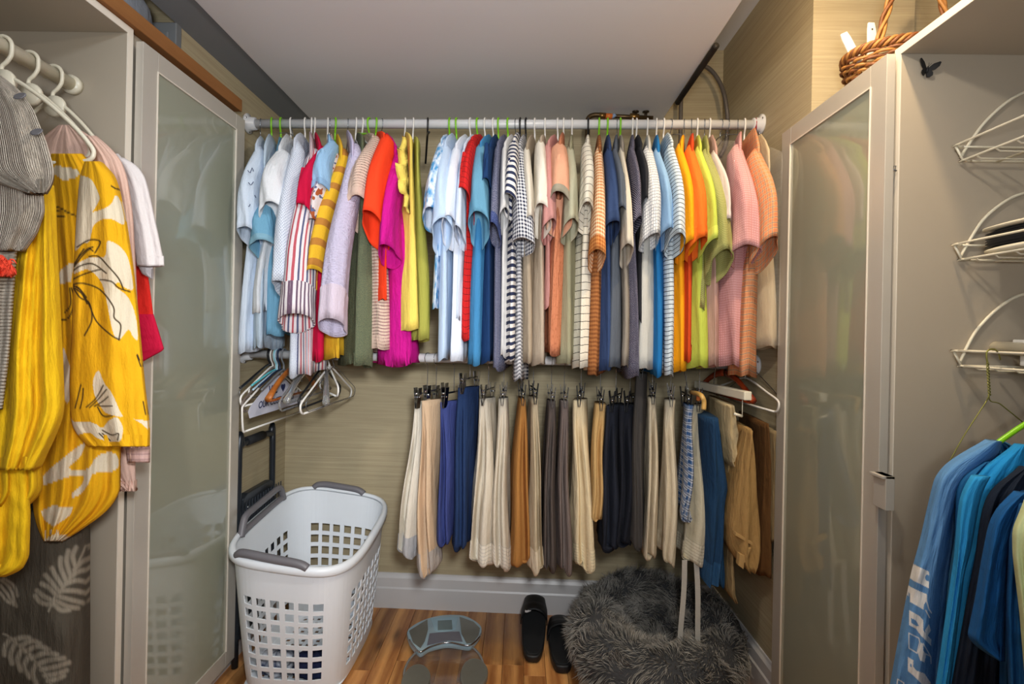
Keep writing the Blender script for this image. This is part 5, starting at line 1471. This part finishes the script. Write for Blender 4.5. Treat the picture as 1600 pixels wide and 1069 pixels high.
drape('cardigan_body', [(380, -80, 26), (450, -80, 22), (560, -80, 14), (640, -80, 4)], .872, fab('a0978a', q='hrib', wr=.5), r, seed=15, folds=2, amp=.006, nx=50, ny=40)
for (px, py, d) in ((31, 150, .808), (57, 206, .808)):
    c = at(px, py, d)
    m = MB(); m.lathe([(.001, -.002), (.0085, -.002), (.0095, 0), (.0085, .002), (.006, .0012), (.001, .0012)], 0, 0, 20)
    m.v = [(c.x+x, c.y-z*.7+y*.5, c.z+y*.8) for x, y, z in m.v]; m.build('button', plain('grey_button', '5b5a5e', .3), r)
# coral fringe
r = root('scarf', at(5, 415, .80), 'coral red fringed scarf end at the left frame edge', 'scarf', 'garments in the left wardrobe')
M_CORAL = fab('d8432c', q='crinkle', wr=.8)
drape('scarf_end', [(398, -40, 2), (410, -40, 14), (425, -40, 26), (432, -40, 16)], .80, M_CORAL, r, seed=16, folds=2, amp=.004, nx=30, ny=10, thick=.012)
m = MB(); rnd = random.Random(5)
for k in range(26):
    a = at(rnd.uniform(-10, 18), rnd.uniform(405, 424), .795); b = a+Vector((rnd.uniform(.002, .014), rnd.uniform(-.01, .004), rnd.uniform(-.014, -.002)))
    m.tube([a, (a+b)/2+Vector((0, 0, .003)), b], [.0016, .0014, .0006], 5)
m.build('fringe', M_CORAL, r, kind='stuff')
# rolled dark bedding with pale leaf print in the bottom of the left wardrobe
z4b = z4
leafA = [(1.7, z4([(280, 650), (320, 560), (400, 470), (470, 330), (495, 270)]))]
for (a, b, c) in (((300, 610), (240, 600), (205, 560)), ((310, 590), (250, 560), (215, 530)), ((330, 560), (280, 510), (240, 490)), ((345, 540), (290, 470), (262, 440)), ((365, 510), (320, 440), (300, 400)), ((385, 480), (350, 390), (350, 340)), ((410, 450), (385, 360), (395, 300)), ((440, 400), (420, 330), (440, 280)),
                  ((330, 560), (400, 580), (480, 600)), ((320, 585), (390, 620), (450, 630)), ((350, 530), (430, 530), (500, 545)), ((380, 490), (440, 470), (500, 480)), ((405, 455), (450, 420), (500, 410)), ((430, 410), (465, 370), (498, 350)), ((310, 600), (350, 640), (400, 640))):
    leafA.append((3.7, z4([a, b, c])))
leafB = [(1.7, z4([(300, 1080), (240, 980), (160, 890), (60, 800), (20, 780)]))]
for (a, b, c) in (((60, 810), (30, 850), (25, 900)), ((90, 830), (60, 900), (70, 950)), ((130, 860), (100, 930), (120, 990)), ((170, 900), (140, 970), (170, 1030)), ((210, 950), (190, 1010), (210, 1070)), ((80, 815), (130, 800), (170, 805)), ((120, 850), (180, 820), (230, 835)), ((150, 880), (220, 850), (280, 870)),
                  ((185, 920), (260, 890), (330, 900)), ((215, 955), (290, 930), (370, 920)), ((240, 985), (320, 970), (400, 945)), ((260, 1020), (330, 1010), (385, 990)), ((280, 1050), (330, 1040), (370, 1020))):
    leafB.append((3.8, z4([a, b, c])))
leafC = [(2.4, z4(l)) for l in ([(10, 470), (60, 520), (95, 620)], [(5, 500), (50, 560), (80, 610)], [(0, 540), (40, 590), (60, 600)], [(20, 460), (80, 500), (100, 560)])]
r = root('rolled_bedding', (-1.13, 1.12, .07), 'rolled dark grey bedding with pale leaf print at the lower left', 'bedding')
drape('roll', [(800, -60, 133), (850, -60, 135), (900, -60, 134), (1000, -60, 134), (1090, -60, 133), (1200, -60, 132)], 1.16, fab('4d473d', 'print', '8d8576', '8d8576', wr=.6), r, seed=17, folds=.7, amp=.010, nx=150, ny=180, inks=leafA+leafB+leafC, thick=.07, hem=0)

# ------------------------------------------------------------------ right wardrobe: wire baskets
def wire_basket(px, py, label, arc_to):
    c = at(px, py, 1.165); x0 = c.x-.002; z = c.z; x1 = 1.40; ya, yb = .45, 1.166
    r = root('wire_basket', ((x0+x1)/2, (ya+yb)/2, z-.036), label, 'wire basket', 'wire baskets in the right wardrobe')
    w = .0026; h = .034; ins = .016
    m = MB()
    top = [(x1, yb, z), (x0+.06, yb, z), (x0+.024, yb, z), (x0+.008, yb-.003, z), (x0+.002, yb-.012, z), (x0, yb-.026, z), (x0, yb-.06, z), (x0, ya, z)]
    m.tube(top, w, 8, smooth_n=3); m.build('rim', M_CREAM, r)
    m = MB(); low = [(x1, yb-.006, z-h), (x0+ins+.06, yb-.006, z-h), (x0+ins+.020, yb-.006, z-h), (x0+ins+.005, yb-.011, z-h), (x0+ins, yb-.024, z-h), (x0+ins, yb-.06, z-h), (x0+ins, ya, z-h)]
    m.tube(low, w, 8, smooth_n=3); m.build('base_wire', M_CREAM, r)
    m = MB(); m.tube([(x0+.002, yb-.006, z), (x0+ins, yb-.010, z-h)], w, 8); m.build('corner_wire', M_CREAM, r)
    yy = yb-.04
    while yy > ya:
        m = MB(); m.tube([(x0+ins, yy, z-h+.002), (x0+ins+.012, yy, z-h-.006), (x1, yy, z-h-.006)], .0018, 6); m.build('rung', M_CREAM, r); yy -= .045
    m = MB()
    for xx in (x0+.09, x0+.20): m.tube([(xx, yb-.012, z-h-.003), (xx, ya, z-h-.003)], w, 8)
    m.build('cross_wire', M_CREAM, r)
    pts = [at(a, b, 1.168) for a, b in arc_to]
    m = MB(); m.tube(pts, .0034, 10, smooth_n=6); m.build('side_arc', M_CREAM, r)
    return r, x0, z
B1 = wire_basket(1490, 229, 'topmost white wire basket in the right wardrobe', [(1501, 246), (1512, 228), (1540, 190), (1580, 155), (1620, 138), (1660, 132)])
B2 = wire_basket(1488, 383, 'middle white wire basket holding a black and cream sandal', [(1500, 402), (1516, 374), (1535, 345), (1560, 322), (1590, 305), (1640, 292)])
B3 = wire_basket(1487, 548, 'lowest white wire basket with a hanger hooked on it', [(1499, 567), (1520, 525), (1540, 500), (1562, 480), (1590, 463), (1640, 450)])
# sandal in the middle basket
r = root('sandal', (B2[1]+.14, 1.02, B2[2]-.030), 'black ribbed sandal with cream edge lying in the middle wire basket', 'sandal')
ax = B2[1]+.066
def cap(x0, x1, y0, y1, z0, z1, n=32, k=6, pw=.6):
    rings = []
    for i in range(k+1):
        t = i/k; f_ = 1-.12*abs(2*t-1)**3
        rings.append([((x0+x1)/2+(x1-x0)/2*f_*math.copysign(abs(math.cos(a))**pw, math.cos(a)), (y0+y1)/2+(y1-y0)/2*f_*math.copysign(abs(math.sin(a))**pw, math.sin(a)), lerp(z0, z1, t)) for a in [2*PI*j/n for j in range(n)]])
    return rings
zb = B2[2]-.030
m = MB(); m.loft(cap(ax-.050, ax+.050, .86, 1.125, zb+.012, zb+.050)); m.build('footbed', plain('sandal_black', '17171b', .5, var=.1), r)
m = MB(); m.loft(cap(ax-.058, ax+.058, .85, 1.132, zb+.050, zb+.058, k=3)); m.loft(cap(ax-.056, ax+.056, .855, 1.128, zb, zb+.012, k=3)); m.build('sole', M_CREAM, r)
for k in range(6):
    m = MB(); m.loft(cap(ax-.053, ax+.053, .855, 1.128, zb+.015+k*.0055, zb+.0172+k*.0055, k=2)); m.build('ridge', plain('sandal_ridge', '222228', .5), r)
# white box in the lowest basket
m = MB(); x0 = B3[1]+.05; zz = B3[2]-.030
m.hexa([(x0+.02, .78, zz), (x0+.28, .78, zz), (x0+.28, 1.12, zz), (x0+.06, 1.12, zz), (x0+.02, .78, zz+.032), (x0+.28, .78, zz+.032), (x0+.28, 1.12, zz+.045), (x0+.06, 1.12, zz+.045)])
r = root('storage_box', (x0+.15, .95, zz), 'flat white box lying in the lowest wire basket', 'box')
m.build('box_body', M_WHITE, r, bevel=.003)
m = MB(); m.hexa([(x0+.012, .772, zz+.033), (x0+.288, .772, zz+.033), (x0+.288, 1.128, zz+.046), (x0+.052, 1.128, zz+.046), (x0+.012, .772, zz+.046), (x0+.288, .772, zz+.046), (x0+.288, 1.128, zz+.058), (x0+.052, 1.128, zz+.058)]); m.build('lid', M_WHITE, r, bevel=.002)
# twisted wire hanger hooked over the lowest basket
M_BRASSW = plain('brass_wire', '8c8a45', .3, metal=.7, var=.1)
D0 = 1.045
r = root('wire_hanger', at(1545, 548, D0), 'twisted brass-coloured wire hanger hooked on the lowest wire basket', 'hanger')
m = MB(); m.tube([at(1563, 562, D0+.02), at(1560, 552, D0+.01), at(1555, 546.5, D0), at(1548, 546, D0), at(1542, 550, D0), at(1541.5, 558, D0), at(1543, 568, D0)], .0016, 8, smooth_n=5); m.build('hook', M_BRASSW, r)
m = MB()
for ph in (0, PI):
    pts = []
    for k in range(60):
        t = k/59; c = at(lerp(1543, 1546, t), lerp(566, 618, t), D0); a = ph+t*2*PI*5.5
        pts.append(c+Vector((.0017*math.cos(a), .0017*math.sin(a), 0)))
    m.tube(pts, .0011, 6)
m.build('twisted_neck', M_BRASSW, r)
m = MB(); m.tube([at(1546, 617, D0), at(1543, 623, D0), at(1540, 629, D0), at(1505, 683, D0), at(1481, 727, D0), at(1476, 738, D0+.006), at(1482, 744, D0+.01)], .0011, 6, smooth_n=3)
m.tube([at(1545, 617, D0), at(1546, 624, D0), at(1550, 628, D0), at(1560, 630, D0), at(1575, 641, D0), at(1640, 694, D0)], .0011, 6, smooth_n=3)
m.tube([at(1482, 744, D0+.01), at(1560, 744, D0+.01), at(1640, 744, D0+.01), at(1644, 716, D0+.01), at(1640, 694, D0)], .0011, 6, smooth_n=2)
m.build('shoulder_wire', M_BRASSW, r)
# butterfly
c = at(1446, 110, 1.170)
bf = [(0, 1), (2.5, 4), (7, 9.5), (14, 13), (16, 12), (15, 6), (11, 1), (6.5, -1), (9, -4), (9.5, -8), (6.5, -11), (3, -11), (1.2, -6), (0, -4.5)]
lf = [(-a, b) for a, b in bf[::-1]]
k_ = .00150; an = math.radians(-12)
def rot(p): return (c.x+k_*(p[0]*math.cos(an)-p[1]*math.sin(an))*.95, c.z+k_*(p[0]*math.sin(an)+p[1]*math.cos(an)))
r = root('butterfly', tuple(c), 'black butterfly ornament on the side panel of the right wardrobe', 'ornament')
for side_, pl in (('wing', bf), ('wing', lf)):
    m = MB(); m.prism([rot(p) for p in pl], 1.166, 1.168, 'y')
    # wings tilted off the panel
    m.v = [(x, y-abs(x-c.x)*.35, z) for x, y, z in m.v]
    m.build(side_, plain('butterfly_black', '101114', .6), r)
m = MB(); m.tube([(rot((0, 4))[0], 1.164, rot((0, 4))[1]), (rot((0, -5))[0], 1.164, rot((0, -5))[1])], .0016, 8); m.tube([(rot((0, 3))[0], 1.163, rot((0, 3))[1]), (rot((-1.5, 8))[0], 1.160, rot((-1.5, 8))[1])], .0004, 5); m.tube([(rot((0, 3))[0], 1.163, rot((0, 3))[1]), (rot((2.5, 8))[0], 1.160, rot((2.5, 8))[1])], .0004, 5); m.build('butterfly_body', plain('butterfly_black', '101114', .6), r)

# ------------------------------------------------------------------ right wardrobe: blue garments
zr = lambda p: Z(1380, 860, 5.114, p)
let = [zr([(218, 100), (365, 170), (368, 200), (345, 195), (335, 215), (340, 240), (365, 250), (365, 305), (300, 272), (218, 232)]), zr([(213, 290), (285, 325), (350, 352), (350, 400), (325, 435), (322, 475), (213, 412)]),
       zr([(207, 478), (290, 525), (320, 560), (320, 640), (385, 715), (383, 765), (300, 680), (262, 628), (207, 597)]), zr([(335, 640), (365, 590), (382, 640), (350, 690)]),
       zr([(275, 815), (300, 740), (320, 745), (318, 800), (345, 830), (330, 895), (295, 880)]),
       zr([(197, 852), (242, 880), (240, 930), (262, 960), (330, 985), (380, 1060), (380, 1080), (320, 1080), (240, 1000), (197, 965)])]
leth = [zr([(222, 540), (262, 562), (285, 605), (268, 608), (224, 580)]), zr([(215, 905), (228, 912), (226, 935), (214, 928)])]
letk = [(.75, zr(l)) for l in ([(205, 662), (285, 702), (292, 735), (270, 822), (206, 782), (205, 662)], [(320, 745), (380, 850), (382, 905)], [(345, 830), (380, 850)], [(115, 1030), (165, 1060), (160, 1090)], [(115, 1030), (110, 1080)], [(385, 500), (365, 470), (345, 400)], [(340, 480), (372, 540)])]
M_LET = fab('5c8cbd', 'print', 'dfe0de', 'dfe0de', wr=.5)
def rgar(nm, lab, cat, loc):
    return root(nm, loc, lab, cat, 'blue garments in the right wardrobe')
r = rgar('sweatshirt', 'heather blue sweatshirt with white block letters down the sleeve', 'sweatshirt', (.98, 1.02, .55))
drape('shirt_body', [(690, 1552, 1570), (700, 1530, 1600), (730, 1500, 1640), (760, 1490, 1680), (860, 1484, 1680), (1000, 1472, 1680), (1110, 1462, 1680)], 1.035, fab('2f6ea0', wr=.5), r, seed=21, folds=5, amp=.010, nx=70, ny=50)
drape('sleeve', [(690, 1548, 1566), (697, 1528, 1572), (712, 1500, 1560), (738, 1466, 1528), (760, 1461, 1508), (800, 1452, 1496), (850, 1441, 1490), (900, 1427, 1482), (1000, 1408, 1474), (1110, 1388, 1468)], .995, M_LET, r, seed=22, folds=.8, amp=.006, nx=130, ny=340, thick=.022, petals=let, holes=leth, inks=letk)
r = rgar('t_shirt', 'medium blue t-shirt just behind the bright cyan one', 't-shirt', (.98, .97, .55))
drape('shirt_body', [(722, 1540, 1560), (735, 1510, 1620), (760, 1494, 1660), (900, 1490, 1660), (1110, 1468, 1660)], .975, fab('1b5f93', wr=.5), r, seed=23, folds=5, amp=.008, nx=60, ny=50)
r = rgar('t_shirt', 'bright cyan blue t-shirt with long narrow fold', 't-shirt', (1.0, .95, .55))
drape('shirt_body', [(696, 1592, 1610), (712, 1560, 1640), (745, 1524, 1650), (775, 1508, 1650), (800, 1504, 1640), (870, 1500, 1600), (1110, 1466, 1560)], .945, fab('1b86c6', wr=.4), r, seed=24, folds=2, amp=.006, nx=60, ny=50)
drape('sleeve', [(745, 1520, 1548), (770, 1504, 1534), (800, 1499, 1528), (868, 1495, 1516), (890, 1494, 1508), (1110, 1463, 1480)], .915, fab('2a93d0', wr=.4), r, seed=25, folds=1, amp=.003, nx=30, ny=50, thick=.014)
r = rgar('sweatshirt', 'dark navy garment between the bright cyan and deep blue t-shirts', 'sweatshirt', (1.0, .91, .55))
drape('shirt_body', [(732, 1600, 1620), (748, 1572, 1640), (765, 1548, 1650), (800, 1535, 1650), (870, 1526, 1650), (960, 1510, 1640), (1110, 1484, 1640)], .895, fab('101b2c', wr=.5), r, seed=26, folds=4, amp=.008, nx=60, ny=50)
r = rgar('t_shirt', 'deep blue t-shirt with a plain hemmed sleeve', 't-shirt', (1.0, .87, .55))
drape('shirt_body', [(770, 1600, 1640), (790, 1580, 1660), (830, 1566, 1660), (1110, 1560, 1660)], .865, fab('0f4475', wr=.5), r, seed=27, folds=4, amp=.006, nx=40, ny=40)
drape('sleeve', [(772, 1594, 1610), (786, 1572, 1610), (806, 1556, 1600), (826, 1549, 1590), (880, 1540, 1574), (940, 1530, 1572), (1003, 1516, 1570), (1006, 1517, 1570), (1034, 1562, 1570)], .835, fab('11528d', wr=.5), r, seed=28, folds=1, amp=.005, nx=40, ny=50, thick=.018)
r = rgar('t_shirt', 'second deep blue t-shirt at the right frame edge', 't-shirt', (1.0, .83, .55))
drape('shirt_body', [(790, 1596, 1660), (840, 1580, 1660), (960, 1574, 1660), (1110, 1580, 1660)], .805, fab('0e4d82', wr=.5), r, seed=29, folds=3, amp=.006, nx=40, ny=40)
r = rgar('t_shirt', 'pale yellow-green t-shirt cut by the right frame edge', 't-shirt', (1.0, .78, .55))
drape('shirt_body', [(780, 1606, 1660), (800, 1598, 1660), (830, 1585, 1660), (870, 1586, 1660), (960, 1598, 1660), (1110, 1612, 1660)], .77, fab('c7d3a0', wr=.3), r, seed=30, folds=2, amp=.004, nx=40, ny=40)
# lime hanger of the sweatshirt
r = root('clothes_hanger', at(1640, 600, 1.02), 'lime green hanger arm carrying the heather blue sweatshirt', 'hanger')
m = MB(); m.tube([at(1500, 735, 1.015), at(1548, 700, 1.015), at(1600, 664, 1.015), at(1660, 630, 1.015), at(1680, 632, 1.015), at(1740, 668, 1.015), at(1830, 735, 1.015)], .0050, 12, smooth_n=4); m.build('arm', M_LIME, r)
m = MB(); p = at(1670, 630, 1.015); zr_ = 1.20
m.tube([p, p+Vector((0, 0, .02)), Vector((p.x, p.y, 1.165)), Vector((p.x+.02, p.y, 1.18)), Vector((p.x+.022, p.y, 1.20)), Vector((p.x, p.y, 1.222)), Vector((p.x-.022, p.y, 1.20))], .004, 8, smooth_n=4); m.build('hook', M_LIME, r)
r = root('closet_rod', (p.x, .7, 1.2), 'white rod under the wire baskets in the right wardrobe', 'rod')
m = MB(); m.tube([(p.x, .19, 1.20), (p.x, 1.171, 1.20)], .015, 16); m.build('tube', M_CREAM, r)

# ------------------------------------------------------------------ wicker basket on the right wardrobe
M_WICK = plain('wicker', 'b07a3c', .55, var=.3, scale=70); M_WICK2 = plain('wicker_dark', '7a4820', .55, var=.3, scale=70)
wx, wy, wz = 1.02, 1.37, 1.889
r = root('wicker_basket', (wx, wy, wz), 'brown wicker basket with twisted handle on top of the right wardrobe', 'basket')
RX_, RY_ = .155, .10
def wr_(z): return .84+.16*min(1, (z/.05))
for k in range(9):
    m = MB(); z = .006+k*.0075; pts = []
    for i in range(96):
        a = 2*PI*i/96; w = 1+(.035*math.sin(a*14+k*PI))
        s_ = wr_(z)*w; pts.append((wx+RX_*s_*math.cos(a), wy+RY_*s_*math.sin(a), wz+z+.002*math.sin(a*5+k)))
    m.tube(pts, .0042, 6, closed=True); m.build('wicker_strand', M_WICK if k % 2 else M_WICK2, r)
for k in range(28):
    a = 2*PI*k/28; m = MB(); m.tube([(wx+RX_*wr_(z)*math.cos(a), wy+RY_*wr_(z)*math.sin(a), wz+z) for z in (.002, .03, .06, .078)], .003, 6); m.build('stake', M_WICK2, r)
for q in range(4):
    m = MB(); pts = []
    for i in range(160):
        a = 2*PI*i/160; b = a*16+q*PI/2
        pts.append((wx+(RX_+.006*math.cos(b))*math.cos(a), wy+(RY_+.006*math.cos(b))*math.sin(a), wz+.082+.008*math.sin(b)))
    m.tube(pts, .0045, 6, closed=True); m.build('braided_rim', M_WICK if q % 2 else M_WICK2, r)
m = MB(); m.lathe([(.001, .0), (.84, .0), (.84, .006), (.001, .006)], 0, 0, 32); m.v = [(wx+x*RX_, wy+y*RY_, wz+z) for x, y, z in m.v]; m.build('base', M_WICK2, r)
for q in range(3):
    m = MB(); pts = []
    for i in range(70):
        t = i/69; a = PI*t; b = t*2*PI*5+q*2*PI/3
        c = Vector((wx-.06+.115*math.sin(a)*.9+.06*t, wy-.095+.19*t, wz+.08+.23*math.sin(a)**.8))
        c = Vector((wx-RX_*.62+ (RX_*1.24)*t, wy-.03+.0*t, wz+.082+.235*math.sin(a)**.75))
        pts.append(c+Vector((.006*math.cos(b), .006*math.sin(b), .004*math.sin(b))))
    m.tube(pts, .0046, 6); m.build('handle_strand', M_WICK if q else M_WICK2, r)
def blade(label, base, tip, w0, w1, hole=True):
    r = root('white_paddle', base, label, 'plastic part')
    b, t = Vector(base), Vector(tip); d = (t-b).normalized(); sd = Vector((1, .15, 0)); sd = (sd-d*sd.dot(d)).normalized(); nn = d.cross(sd)
    rings = []
    for k in range(7):
        s_ = k/6; c = b.lerp(t, s_); w = lerp(w0, w1, s_)*(1 if k < 6 else .8)
        rings.append([c+sd*w*x+nn*.0025*y for x, y in ((-1, -.5), (-.9, -1), (.9, -1), (1, -.5), (1, .5), (.9, 1), (-.9, 1), (-1, .5))])
    m = MB(); m.loft(rings, sm=False); m.build('blade', M_WHITE, r)
    if hole:
        m = MB(); c = t-d*.018-nn*0
        m.tube([c-nn*.0032, c+nn*.0032], .0028, 10); m.build('hole_rim', plain('grey_pin', '55534f', .4), r)
p0, p1 = at(1345, 105, 1.36), at(1318, 52, 1.36)
blade('left of two white plastic paddles standing in the wicker basket', p0, p1, .016, .013, False)
p0, p1 = at(1364, 92, 1.36), at(1361, 36, 1.36)
blade('upright white plastic paddle with pin hole in the wicker basket', p0, p1, .017, .011)
